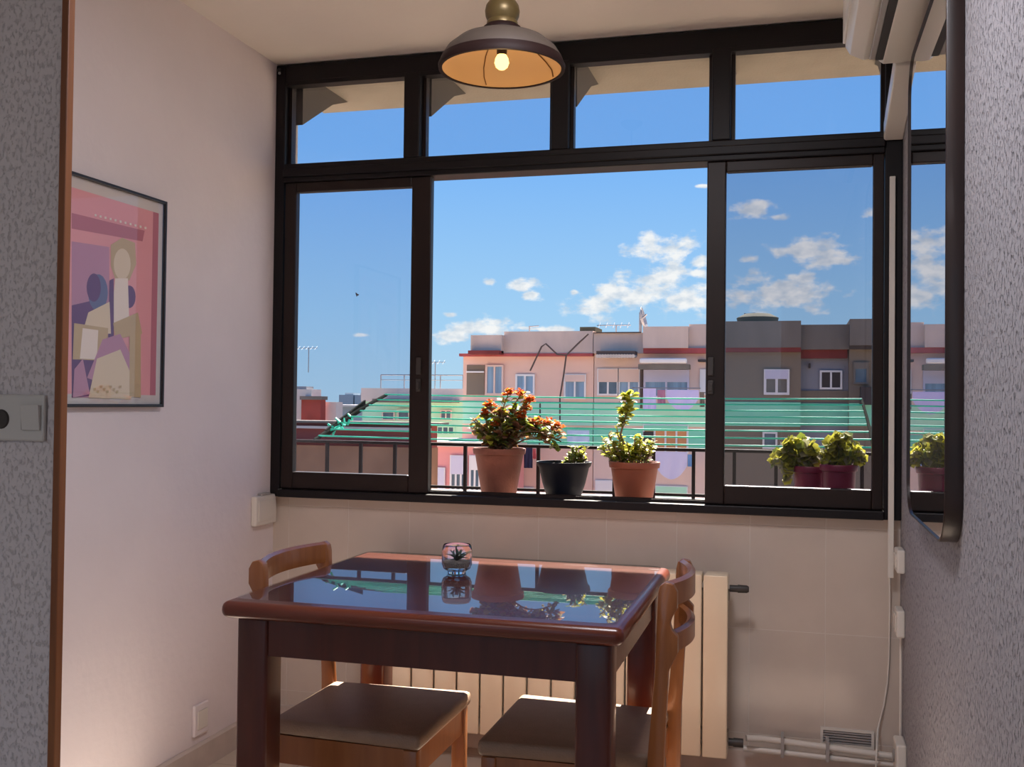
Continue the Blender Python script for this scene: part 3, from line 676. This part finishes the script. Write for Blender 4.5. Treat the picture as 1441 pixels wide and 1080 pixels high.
# ================================================================== outside
def fac(name,c,n=.06,s=.6,stretch=(1,1,.25)): return mat(name,c,.95,noise=n,nscale=s,stretch=stretch,spec=.1)
W={}
W['salmon']=fac('facade_salmon',(.80,.55,.45,1)); W['pinkgrey']=fac('facade_pink_grey',(.74,.56,.485,1))
W['conc']=fac('parapet_concrete',(.60,.48,.42,1),.10,1.2); W['conc2']=fac('parapet_grey_concrete',(.19,.17,.15,1),.16,1.2)
W['greywall']=fac('facade_grey_beige',(.22,.18,.14,1)); W['bluewall']=fac('facade_bluish_white',(.27,.28,.32,1),.12,1)
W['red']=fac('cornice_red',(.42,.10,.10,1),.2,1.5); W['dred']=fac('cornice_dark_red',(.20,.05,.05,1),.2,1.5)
W['dark']=mat('facade_dark',(.05,.04,.04,1),.8); W['white']=mat('facade_white_trim',(.78,.76,.76,1),.6)
W['lilac']=mat('shutter_lilac',(.62,.60,.74,1),.6); W['glass']=mat('far_window_glass',(.10,.15,.20,1),.2,noise=.3,nscale=2)
W['glassb']=mat('far_curtained_glass',(.22,.34,.46,1),.3,noise=.25,nscale=1.5,stretch=(4,4,.2)); W['mint']=fac('wall_pale_mint',(.26,.70,.50,1),.05)
W['mintlt']=fac('wall_light_mint',(.46,.80,.60,1),.06); W['brick']=fac('brick_red',(.34,.07,.055,1),.2,2,(1,1,1)); W['brick2']=fac('terrace_red',(.30,.08,.07,1),.12,1,(1,1,3))
W['stone']=fac('coping_stone',(.62,.55,.50,1),.1,2); W['earth']=fac('terrace_brown_wall',(.38,.20,.12,1),.25,1.2,(1,1,1))
W['pink']=fac('wall_strong_pink',(.78,.34,.33,1)); W['cream']=fac('wall_cream',(.66,.60,.55,1),.1)
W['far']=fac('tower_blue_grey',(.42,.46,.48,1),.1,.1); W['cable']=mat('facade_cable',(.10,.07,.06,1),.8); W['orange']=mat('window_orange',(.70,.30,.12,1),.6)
W['ground']=mat('courtyard_ground',(.27,.205,.15,1),.95,noise=.06,nscale=.3)
W['tank']=fac('roof_tank_dark',(.06,.06,.045,1))
W['metal']=mat('antenna_metal',(.30,.30,.32,1),.5,metal=.5)
GZ=-14.0
def rc(x0,y0,x1,y1,Y):
    a=at((x0+x1)/2,y0,Y); b_=at((x0+x1)/2,y1,Y); l=at(x0,(y0+y1)/2,Y); r=at(x1,(y0+y1)/2,Y)
    return l.x,r.x,b_.z,a.z
def bld(name,x,Y,label,cat='building',group=None):
    o=empty(name,(x,Y,GZ),label=label,cat=cat,group=group); o['_o']=0; del o['_o']; return o
def pb(par,name,x0,x1,z0,z1,d0,d1,mt,bev=0,**k):
    "box part: d0..d1 are depths relative to the building's front"
    o=par.location; b=MB(); b.box((x0-o.x,d0,z0-o.z),(x1-o.x,d1,z1-o.z),bev); return b.build(name,mt,par,**k)
def fwin(par,rect,Y,n=2,shut=0,frame='white',glass='glass',cols=None,off=0,sm='lilac',fw=.07,name='window'):
    x0,x1,z0,z1=rc(*rect,Y); o=par.location; b=MB()
    b.box((x0-o.x,off-.10,z0-o.z),(x1-o.x,off-.02,z0-o.z+fw)).box((x0-o.x,off-.10,z1-o.z-fw),(x1-o.x,off-.02,z1-o.z))
    zt=z1-(z1-z0)*shut
    for k in range(n+1):
        xx=x0+(x1-x0-fw)*k/n; b.box((xx-o.x,off-.10,z0-o.z+fw),(xx+fw-o.x,off-.02,z1-o.z-fw))
    f=b.build(name,W[frame],par)
    MB().box((x0-o.x+fw,off-.06,z0-o.z+fw),(x1-o.x-fw,off-.01,(zt if shut else z1-fw)-o.z)).build('pane',W[glass],f)
    if shut: MB().box((x0-o.x+fw*.5,off-.11,zt-o.z),(x1-o.x-fw*.5,off-.061,z1-o.z-fw*.4)).build('shutter',W[sm],f)
    return f
FY=40.0
MB().box((-160,3.9,GZ-.3),(160,150,GZ)).build('ground',W['ground'],**S)
def X_(px,y=500,Y=FY): return at(px,y,Y).x
def Z_(px,py,Y=FY): return at(px,py,Y).z
# --- salmon building
A=bld('apartment_building',X_(750),FY,'salmon pink apartment building with a cable running across its facade, behind the flowering pots')
xa,xb=X_(652),X_(835.5)
pb(A,'wall',xa,xb,GZ,Z_(750,500),0,11,W['salmon'])
pb(A,'mint_band',xa+.02,xb,Z_(750,598),Z_(750,566),-.05,.0,W['mintlt']); pb(A,'mint_band',xa+.9,xb,Z_(760,628),Z_(760,603),-.05,.0,W['mint'])
pb(A,'cornice',xa-.1,xb,Z_(750,502),Z_(750,498),-.25,0,W['red'])
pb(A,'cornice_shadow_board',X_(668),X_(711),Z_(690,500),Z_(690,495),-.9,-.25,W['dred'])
pb(A,'parapet',X_(668),X_(711),Z_(690,498),Z_(690,473),-.55,4,W['conc'])
pb(A,'parapet',X_(711),xb,Z_(760,498),Z_(760,467),-.2,4,W['conc'])
o=A.location; b=MB()
x0,x1,z0,z1=rc(657,514,682,556,FY); pb(A,'recess',x0,x1,z0,z1,-.03,.01,W['greywall'])
MB().box((x0-o.x,-.12,z0-o.z+.9),(x1-o.x,-.08,z0-o.z+.96)).build('balcony_rail',W['white'],A)
fwin(A,(684,514,709,556),FY,2,glass='glassb',frame='pinkgrey')
fwin(A,(726,527,753,556),FY,2,glass='glassb'); fwin(A,(794,527,825,562),FY,2,.30,glass='glassb',sm='pinkgrey')
fwin(A,(728,686,751,712),FY,2,.3,sm='pinkgrey')
for pts in (((746,522),(762,488),(768,484),(784,499),(797,500),(812,485),(828,470)),((797,500),(793,530),(788,560),(788,600)),((759,630),(760,566))):
    MB().tube([at(x,y,FY-.5)-o for x,y in pts],.035,5).build('cable',W['cable'],A)
pb(A,'roof_vent',X_(812),X_(834),Z_(820,467),Z_(820,459),.5,2,W['tank'])
# --- middle building
B=bld('apartment_building',X_(920),FY,'pinkish grey apartment building with a white rolled awning and laundry, in the open middle window')
xa,xb=X_(836.5),X_(999)
pb(B,'wall',xa,xb,GZ,Z_(920,495),0,11,W['pinkgrey'])
pb(B,'mint_band',xa,xb,Z_(920,600),Z_(920,568),-.05,0,W['mintlt']); pb(B,'mint_band',xa,xb,Z_(920,630),Z_(920,606),-.05,0,W['mint'])
pb(B,'parapet',xa,X_(907),Z_(880,498),Z_(880,469),-.2,4,W['conc']); pb(B,'parapet',X_(907),X_(970),Z_(940,491),Z_(940,461),-.5,4,W['conc']); pb(B,'parapet',X_(970),xb,Z_(985,492),Z_(985,457),-.2,4,W['conc'])
pb(B,'cornice',X_(907),xb,Z_(940,498),Z_(940,491),-.35,0,W['red'])
oB=B.location
fwin(B,(838,676,863,705),FY,1,.75,sm='white')
b=MB(); x0,x1,z0,z1=rc(845,497,898,503,FY)
b.box((x0-oB.x,-.9,z0-oB.z+.04),(x1-oB.x,-.2,z0-oB.z+.20))
for k in range(14):
    xx=x0-oB.x+(x1-x0)*(k+.5)/14; b.tube([(xx,-.98,z0-oB.z),(xx,-.4,z0-oB.z+.02)],.075,7,mi=1)
b.build('tiled_canopy',[W['cable'],W['stone']],B)
fwin(B,(841,519,871,557),FY,2,.50,sm='pinkgrey',glass='glass'); fwin(B,(870,519,901,557),FY,2,.50,sm='pinkgrey',glass='glassb')
fwin(B,(906,520,970,560),FY,2,.45,sm='lilac',glass='glassb',frame='lilac'); fwin(B,(985,520,998,556),FY,1,.9,sm='white')
b=MB(); x0,x1,z0,z1=rc(905,506,970,513,FY); b.box((x0-oB.x,-1.0,z0-oB.z),(x1-oB.x,-.75,z1-oB.z),.05); b.build('awning_case',W['white'],B)
pb(B,'awning_valance',X_(903),X_(973),Z_(935,521),Z_(935,514),-.9,-.3,W['conc2']); pb(B,'drain_pipe',X_(902),X_(905),Z_(903,575),Z_(903,516),-.15,0,W['cable'])
f=fwin(B,(905,598,969,638),FY,4,.22,sm='mint',glass='orange'); pb(B,'dark_opening',X_(906,600),X_(920,600),Z_(912,622),Z_(912,608),-.14,-.08,W['dark'])
fwin(B,(922,684,968,712),FY,2,.55,sm='mintlt',glass='dark')
pb(B,'lamp_bracket',X_(984),X_(994),Z_(990,510),Z_(990,507),-.6,0,W['dark'])
pb(B,'roof_edge_cable',xa,X_(903),Z_(880,469.5),Z_(880,468),-.28,-.2,W['cable'])
# --- grey building
Cb=bld('apartment_building',X_(1060),FY,'grey beige apartment building with one white shuttered window, seen through the right sash')
xa,xb=X_(1000),X_(1127)
pb(Cb,'wall',xa,xb,GZ,Z_(1060,494),0,11,W['greywall']); pb(Cb,'parapet',xa,xb,Z_(1060,490),Z_(1060,453),-.3,4,W['conc2'])
pb(Cb,'cornice',xa,xb,Z_(1060,496),Z_(1060,490),-.25,0,W['dred'])
fwin(Cb,(1075,520,1111,556),FY,2,.38,sm='lilac',glass='conc2',fw=.09)
pb(Cb,'mint_band',xa,xb,Z_(1060,600),Z_(1060,566),-.05,0,W['mint']); fwin(Cb,(1073,608,1094,632),FY,1,0); 
b=MB(); b.lathe([(0,0),(.75,0),(.8,.2),(.5,.35),(0,.4)],c=at(1066,455,FY+1)-Cb.location,n=16); b.build('roof_tank',W['tank'],Cb,smooth=40)
# --- bluish building
D=bld('apartment_building',X_(1160),FY,'narrow bluish white building recessed between two grey ones, with one dark window')
xa,xb=X_(1127),X_(1195)
pb(D,'wall',xa,xb,GZ,Z_(1160,492),.5,11,W['bluewall']); pb(D,'parapet',xa,xb,Z_(1160,492),Z_(1160,457),0,4,W['conc2']); pb(D,'cornice',xa,X_(1193),Z_(1160,504),Z_(1160,492),.2,.5,W['dred'])
fwin(D,(1154,521,1186,548),FY,2,0,off=.5,glass='dark'); pb(D,'wall_lamp',X_(1138),X_(1141),Z_(1140,518),Z_(1140,511),.3,.5,W['dark'])
pb(D,'mint_band',xa,xb,Z_(1160,600),Z_(1160,568),.44,.5,W['mint']); pb(D,'stained_base',xa,xb,Z_(1160,566),Z_(1160,550),.42,.5,W['greywall'])
Eb=bld('apartment_building',X_(1240),FY,'brownish apartment building with a raised parapet at the far right of the right sash')
xa,xb=X_(1195),X_(1420)
pb(Eb,'wall',xa,xb,GZ,Z_(1230,490),0,11,W['greywall']); pb(Eb,'parapet',xa,xb,Z_(1230,487),Z_(1230,450),-.4,4,W['conc2']); pb(Eb,'cornice',xa,xb,Z_(1230,492),Z_(1230,486),-.3,0,W['dark'])
fwin(Eb,(1201,510,1222,541),FY,1,.3,frame='conc2',sm='conc2'); pb(Eb,'cooling_unit',X_(1210),X_(1226),Z_(1218,570),Z_(1218,545),-.7,0,W['dark']); fwin(Eb,(1260,515,1300,556),FY,2,.4)
pb(Eb,'mint_band',xa,xb,Z_(1230,600),Z_(1230,568),-.05,0,W['mint'])
# roof antennas
def antenna(px,py0,py1,Y,label,kind=0):
    p=at(px,py1,Y); h=at(px,py0,Y).z-p.z; r=empty('roof_antenna',p,label=label,cat='antenna')
    b=MB(); b.tube([(0,0,-.2),(0,0,h)],.03 if kind<2 else .06,5); b.build('mast',W['metal'],r)
    b=MB()
    if kind==0: b.tube([(-.8,0,h),(.6,0,h)],.02,5); [b.tube([(q,-.2,h-.12),(q,.2,h+.12)],.015,4) for q in (-.7,-.4,-.1,.2,.5)]
    elif kind==1: b.tube([(-.02,0,h*.9),(.4,0,h)],.02,5)
    else:
        b.lathe([(0,0),(.3,.05),(.5,.16),(.5,.18),(.28,.08),(0,.03)],n=16,M=Matrix.Translation((0,0,h*.6))@Matrix.Rotation(R(75),4,'Y')); b.tube([(0,0,h*.6),(.25,0,h*.9)],.04,5)
    b.build('aerial',W['metal'],r)
antenna(434,490,520,60,'thin television aerial against the sky at the left edge of the left sash',0)
antenna(612,510,548,55,'thin television aerial just right of the left window stile',0)
antenna(745,459,467,41,'short rod aerial on the roof of the salmon building',1)
antenna(901,440,467,41,'satellite dish and mast on the roof of the middle building',2)
antenna(867,458,470,42,'slim aerial on the roof left of the satellite dish',0)
antenna(1048,441,455,41,'short rod aerial beside the roof tank on the grey building',1)
# laundry on the middle building
def cloth(px0,py0,px1,py1,mt,label,Y=FY-1.2,sag=0,grp='laundry on the far facade'):
    x0,x1,z0,z1=rc(px0,py0,px1,py1,Y); t=MB(); nx=10; g=[]
    for j in range(7):
        row=[]
        for i in range(nx+1):
            u=i/nx; v=j/6; drop=(1-(1-4*u*(1-u))*sag); row.append(t.bm.verts.new((x0+(x1-x0)*u-(x0+x1)/2,.05*math.sin(u*14+v*2)*v,-(z1-z0)*v*drop)))
        g.append(row)
    for j in range(6):
        for i in range(nx): t.bm.faces.new((g[j][i],g[j][i+1],g[j+1][i+1],g[j+1][i]))
    bmesh.ops.recalc_face_normals(t.bm,faces=t.bm.faces); bmesh.ops.solidify(t.bm,geom=t.bm.faces[:],thickness=.02)
    t.build('hanging_laundry',mt,loc=((x0+x1)/2,Y,z1),smooth=60,label=label,cat='laundry',group=grp)
CL=dict(l=mat('cloth_lilac',(.62,.56,.85,1),.9),b=mat('cloth_pale_blue',(.50,.62,.80,1),.9),r=mat('cloth_plum',(.45,.20,.30,1),.9),d=mat('cloth_navy',(.03,.03,.07,1),.9),w=mat('cloth_white_lilac',(.62,.58,.76,1),.9),k=mat('cloth_blue',(.18,.34,.58,1),.9),p=mat('cloth_red',(.6,.12,.12,1),.9),g=mat('cloth_brown',(.20,.16,.13,1),.9))
cloth(905,546,923,576,CL['l'],'narrow lilac towel on the upper line, left of the plum cloth')
cloth(925,549,936,568,CL['r'],'small plum coloured cloth between two lilac ones on the upper line')
cloth(937.5,549,983.5,579,CL['l'],'wide lilac sheet hanging in a curve on the upper line',sag=.6)
cloth(984.5,552,991,573,CL['g'],'narrow brown cloth at the right end of the upper laundry line')
cloth(922,636,967,675,CL['w'],'pale lilac sheet hanging in a curve below the orange window',sag=.5)
cloth(967.5,640,975,657,CL['k'],'small blue cloth right of the pale sheet')
cloth(798,606,829,626,CL['b'],'pale blue cloth above the railing between the black pot and the jade plant')
cloth(737,628,749,659,CL['d'],'dark navy garment hanging behind the railing right of the orange flowers')
cloth(749.5,632,754,646,CL['p'],'small red cloth beside the navy garment')
b=MB(); 
lr=empty('laundry_line',(X_(940,548),FY-1.2,Z_(940,548.5)),label='laundry line of the middle building that carries the lilac sheets',cat='clothesline')
b.tube([(-1.2,0,0.04),(1.3,0,.04)],.02,5); b.tube([(-1.2,0,0.04),(-1.2,.28,.04)],.03,5); b.tube([(1.3,0,0.04),(1.3,.28,.04)],.03,5); b.build('line',W['metal'],lr)
# --- pink house, lower left of the open middle
PY=36.0
P=bld('pink_house',at(650,650,PY).x,PY,'strong pink lower house with white windows behind the railing left of the flowering pot')
xa,xb=at(560,650,PY).x,at(703,650,PY).x
pb(P,'wall',xa,xb,GZ,at(650,629,PY).z,0,3.5,W['pink']); pb(P,'coping',xa,xb+.1,at(650,629,PY).z,at(650,622,PY).z,-.2,3.6,W['stone'])
fwin(P,(607,658,627,712),PY,1,.98,sm='lilac'); fwin(P,(634,641,658,700),PY,3,.45,glass='glass'); fwin(P,(661,641,677,700),PY,2,.35,sm='white'); fwin(P,(679,645,695,700),PY,2,.3,sm='white')
# --- concrete building with roof frame
QY=55.0
Q=bld('concrete_building',at(580,560,QY).x,QY,'low grey concrete building with a roof rail, left of the salmon building')
xa,xb=at(510,560,QY).x,at(656,560,QY).x
pb(Q,'wall',xa,xb,GZ,at(580,566,QY).z,0,10,W['mintlt']); pb(Q,'parapet',xa,xb,at(580,566,QY).z,at(580,547,QY).z,-.2,10,W['cream'])
pb(Q,'awning',at(545,565,QY).x,at(592,565,QY).x,at(570,567,QY).z,at(570,562,QY).z,-2.2,-.2,W['conc2']); pb(Q,'awning',at(607,565,QY).x,at(648,565,QY).x,at(620,567,QY).z,at(620,563,QY).z,-1.5,-.2,W['conc2'])
oq=Q.location
b=MB(); zt=at(580,528,QY).z-oq.z; zb=at(580,547,QY).z-oq.z
pts=[at(px,540,QY).x-oq.x for px in (534,567,600,618,650)]
for q in pts: b.tube([(q,.2,zb),(q,.2,zt)],.035,5)
b.tube([(pts[0],.2,zt),(pts[-1],.2,zt)],.035,5); b.tube([(pts[0],.2,(zt+zb)/2+.1),(pts[-1],.2,(zt+zb)/2+.1)],.02,5); b.build('roof_rail',W['metal'],Q)
fwin(Q,(538,579,556,592),QY,1,0,frame='cream'); fwin(Q,(560,575,577,592),QY,1,.2,frame='cream',sm='mintlt'); fwin(Q,(620,577,636,592),QY,2,0,frame='cream'); fwin(Q,(615,600,640,612),QY,3,0,frame='mintlt')
# --- red terrace, near left
TY=17.0
T=bld('terrace_wall',at(480,600,TY).x,TY,'dark red terrace wall with pale copings crossing behind the left sash',cat='wall')
xa,xb=at(400,600,TY).x-2,at(606,600,TY).x
pb(T,'wall',xa,xb,at(480,700,TY).z-2,at(480,628,TY).z,0,.4,W['earth'],label='brown rough lower wall')
pb(T,'upper_wall',xa,xb,at(480,628,TY).z,at(480,596,TY).z,.05,.35,W['brick2'],label='dark red upper wall')
pb(T,'coping',xa,xb,at(480,624,TY).z,at(480,620.5,TY).z,-.06,.0,W['stone']); pb(T,'coping',xa,xb,at(480,604,TY).z,at(480,600.5,TY).z,-.05,.04,W['stone']); pb(T,'coping',xa,xb+.2,at(480,596,TY).z,at(480,593,TY).z,-.05,.4,W['conc2'])
pb(T,'pillar',xa,xb,GZ,at(480,700,TY).z-1.9,.0,.4,W['earth'])
# --- far left things
UY=30.0
U=bld('white_house',at(430,570,UY).x,UY,'white plastered house with a red brick chimney at the left window edge')
pb(U,'wall',at(405,570,UY).x,at(438,570,UY).x,GZ,at(425,548,UY).z,0,.7,W['cream']); pb(U,'wall',at(455,570,UY).x,at(471,570,UY).x,GZ,at(463,566,UY).z,.1,.6,W['cream'])
pb(U,'roof_cap',at(414,560,UY).x,at(429,560,UY).x,at(425,548,UY).z,at(425,544,UY).z,0.1,.6,W['metal'])
pb(U,'brick_chimney',at(431,580,UY).x,at(458,580,UY).x,GZ,at(445,563,UY).z,-.35,.0,W['brick'],label='red brick chimney block'); pb(U,'chimney_cap',at(430,570,UY).x,at(461,570,UY).x,at(445,563,UY).z,at(445,558,UY).z,-.42,.0,W['conc2'])
VY=260.0
for (a,c_,t,lab) in ((477,497,556,'hazy blue grey tower on the horizon, the left of two'),(499,509,556,'hazy blue grey tower on the horizon, the right of two')):
    V=bld('distant_tower',at((a+c_)/2,560,VY).x,VY,lab,group='towers on the horizon')
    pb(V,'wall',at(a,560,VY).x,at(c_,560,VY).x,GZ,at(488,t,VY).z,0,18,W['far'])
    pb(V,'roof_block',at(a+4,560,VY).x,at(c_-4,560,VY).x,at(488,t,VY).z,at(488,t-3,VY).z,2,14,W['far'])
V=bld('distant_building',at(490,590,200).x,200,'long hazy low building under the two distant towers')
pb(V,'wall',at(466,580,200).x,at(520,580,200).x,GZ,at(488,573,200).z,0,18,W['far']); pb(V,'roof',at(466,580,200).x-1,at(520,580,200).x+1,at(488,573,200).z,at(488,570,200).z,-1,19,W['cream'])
# bird
bp_=at(502,415,45); b=MB(); b.sphere((0,0,0),.10,sub=2,sc_=(.7,.7,1.6)); b.prism([(0,-.05),(.0,.08),(.28,.02),(.16,-.08)],1,-.012,.012); b.prism([(0,-.05),(.0,.08),(-.12,.20),(-.13,.04)],1,-.012,.012)
bmesh.ops.scale(b.bm,vec=(.45,.45,.6),verts=b.bm.verts); b.build('flying_bird',W['dark'],loc=bp_,label='tiny dark bird in the blue sky of the left sash',cat='bird',smooth=40)

# ------------------------------------------------------------------ world: blue sky with scattered clouds
wd=bpy.data.worlds.new('sky'); sc.world=wd; wd.use_nodes=True; nt=wd.node_tree; nt.nodes.clear()
def N(t,**k):
    n=nt.nodes.new(t)
    for a,v in k.items(): setattr(n,a,v)
    return n
def mth(op,a,b_=None,c=None):
    n=N('ShaderNodeMath',operation=op)
    for i,v in enumerate((a,b_,c)):
        if v is None: continue
        if isinstance(v,(int,float)): n.inputs[i].default_value=v
        else: nt.links.new(v,n.inputs[i])
    return n.outputs[0]
tc=N('ShaderNodeTexCoord'); sp=N('ShaderNodeSeparateXYZ'); nt.links.new(tc.outputs['Generated'],sp.inputs[0])
az=mth('ARCTAN2',sp.outputs[0],sp.outputs[1]); el=mth('ARCSINE',sp.outputs[2])
cr=N('ShaderNodeValToRGB'); nt.links.new(mth('MULTIPLY_ADD',el,1/1.2,.25),cr.inputs[0])
E_=cr.color_ramp.elements
stops=[(.0,(.50,.44,.38,1)),(.225,(.62,.56,.50,1)),(.25,(.46,.68,.84,1)),(.32,(.36,.63,.90,1)),(.45,(.19,.46,.93,1)),(.60,(.15,.385,.88,1)),(1,(.10,.27,.70,1))]
E_[0].position=stops[0][0]; E_[0].color=stops[0][1]; E_[1].position=stops[-1][0]; E_[1].color=stops[-1][1]
for p_,c_ in stops[1:-1]: e=E_.new(p_); e.color=c_
cv=N('ShaderNodeCombineXYZ'); nt.links.new(az,cv.inputs[0]); nt.links.new(el,cv.inputs[1])
ns=N('ShaderNodeTexNoise'); ns.inputs['Scale'].default_value=38; ns.inputs['Detail'].default_value=7; ns.inputs['Roughness'].default_value=.58
mp=N('ShaderNodeMapping'); mp.inputs['Scale'].default_value=(1,1.7,1); nt.links.new(cv.outputs[0],mp.inputs[0]); nt.links.new(mp.outputs[0],ns.inputs[0])
clouds=[(1145,354,62,25),(1160,366,45,12),(1100,412,96,30),(1060,295,38,13),(1095,305,22,7),(942,350,58,26),(985,366,20,14),(925,398,62,30),(968,424,48,26),(843,433,42,23),(735,402,30,11),(748,416,16,8),(684,462,58,18),(640,474,38,10),(692,397,11,6),(633,443,14,5),(1056,364,14,8),(508,472,14,4),(982,385,18,9),(853,408,22,9),(808,411,7,5),(990,262,9,3),(1235,300,20,8),(890,415,40,16),(760,463,60,5),(1300,390,60,24)]
best=None
for (px,py,w_,h_) in clouds:
    d=ray(px,py).normalized(); d2=ray(px+w_,py).normalized(); d3=ray(px,py-h_).normalized()
    a0=math.atan2(d.x,d.y); e0=math.asin(d.z); wa=abs(math.atan2(d2.x,d2.y)-a0); he=abs(math.asin(d3.z)-e0)
    vm=N('ShaderNodeVectorMath',operation='MULTIPLY_ADD'); nt.links.new(cv.outputs[0],vm.inputs[0]); vm.inputs[1].default_value=(1/wa,1/he,0); vm.inputs[2].default_value=(-a0/wa,-e0/he,0)
    ln=N('ShaderNodeVectorMath',operation='LENGTH'); nt.links.new(vm.outputs[0],ln.inputs[0])
    best=ln.outputs['Value'] if best is None else mth('SMOOTH_MIN',best,ln.outputs['Value'],.25)
den=mth('ADD',mth('SUBTRACT',1.02,best),mth('MULTIPLY',mth('SUBTRACT',ns.outputs[0],.5),3.4))
mr=N('ShaderNodeMapRange',interpolation_type='SMOOTHSTEP'); nt.links.new(den,mr.inputs[0]); mr.inputs[1].default_value=-.05; mr.inputs[2].default_value=.75
# only near the listed clouds
m2=N('ShaderNodeMapRange',interpolation_type='SMOOTHSTEP'); nt.links.new(best,m2.inputs[0]); m2.inputs[1].default_value=1.75; m2.inputs[2].default_value=1.1
mask=mth('MULTIPLY',mth('MULTIPLY',mr.outputs[0],m2.outputs[0]),.93)
n2=N('ShaderNodeTexNoise'); n2.inputs['Scale'].default_value=60; n2.inputs['Detail'].default_value=5; nt.links.new(mp.outputs[0],n2.inputs[0])
cc=N('ShaderNodeValToRGB'); nt.links.new(n2.outputs[0],cc.inputs[0]); cc.color_ramp.elements[0].position=.35; cc.color_ramp.elements[0].color=(.62,.70,.78,1); cc.color_ramp.elements[1].position=.6; cc.color_ramp.elements[1].color=(.95,.95,.93,1)
mx=N('ShaderNodeMixRGB'); nt.links.new(mask,mx.inputs[0]); nt.links.new(cr.outputs[0],mx.inputs[1]); nt.links.new(cc.outputs[0],mx.inputs[2])
bg=N('ShaderNodeBackground'); nt.links.new(mx.outputs[0],bg.inputs[0]); bg.inputs[1].default_value=1.0
ou=N('ShaderNodeOutputWorld'); nt.links.new(bg.outputs[0],ou.inputs[0])

# sun: high in front of the window, just over the overhang
L=bpy.data.lights.new('sun','SUN'); L.energy=31.0; L.angle=R(.53); L.color=(1,.91,.79)
so_=bpy.data.objects.new('sun',L); C.objects.link(so_)
sd=Vector((.0,1,1.23)).normalized()   # towards the sun
so_.rotation_euler=sd.to_track_quat('Z','Y').to_euler()

vs=sc.view_settings; vs.view_transform='Standard'; vs.look='None'; vs.exposure=0; vs.gamma=1; vs.use_curve_mapping=False
sc.cycles.max_bounces=8; sc.cycles.transparent_max_bounces=16
sc.cycles.sample_clamp_indirect=6
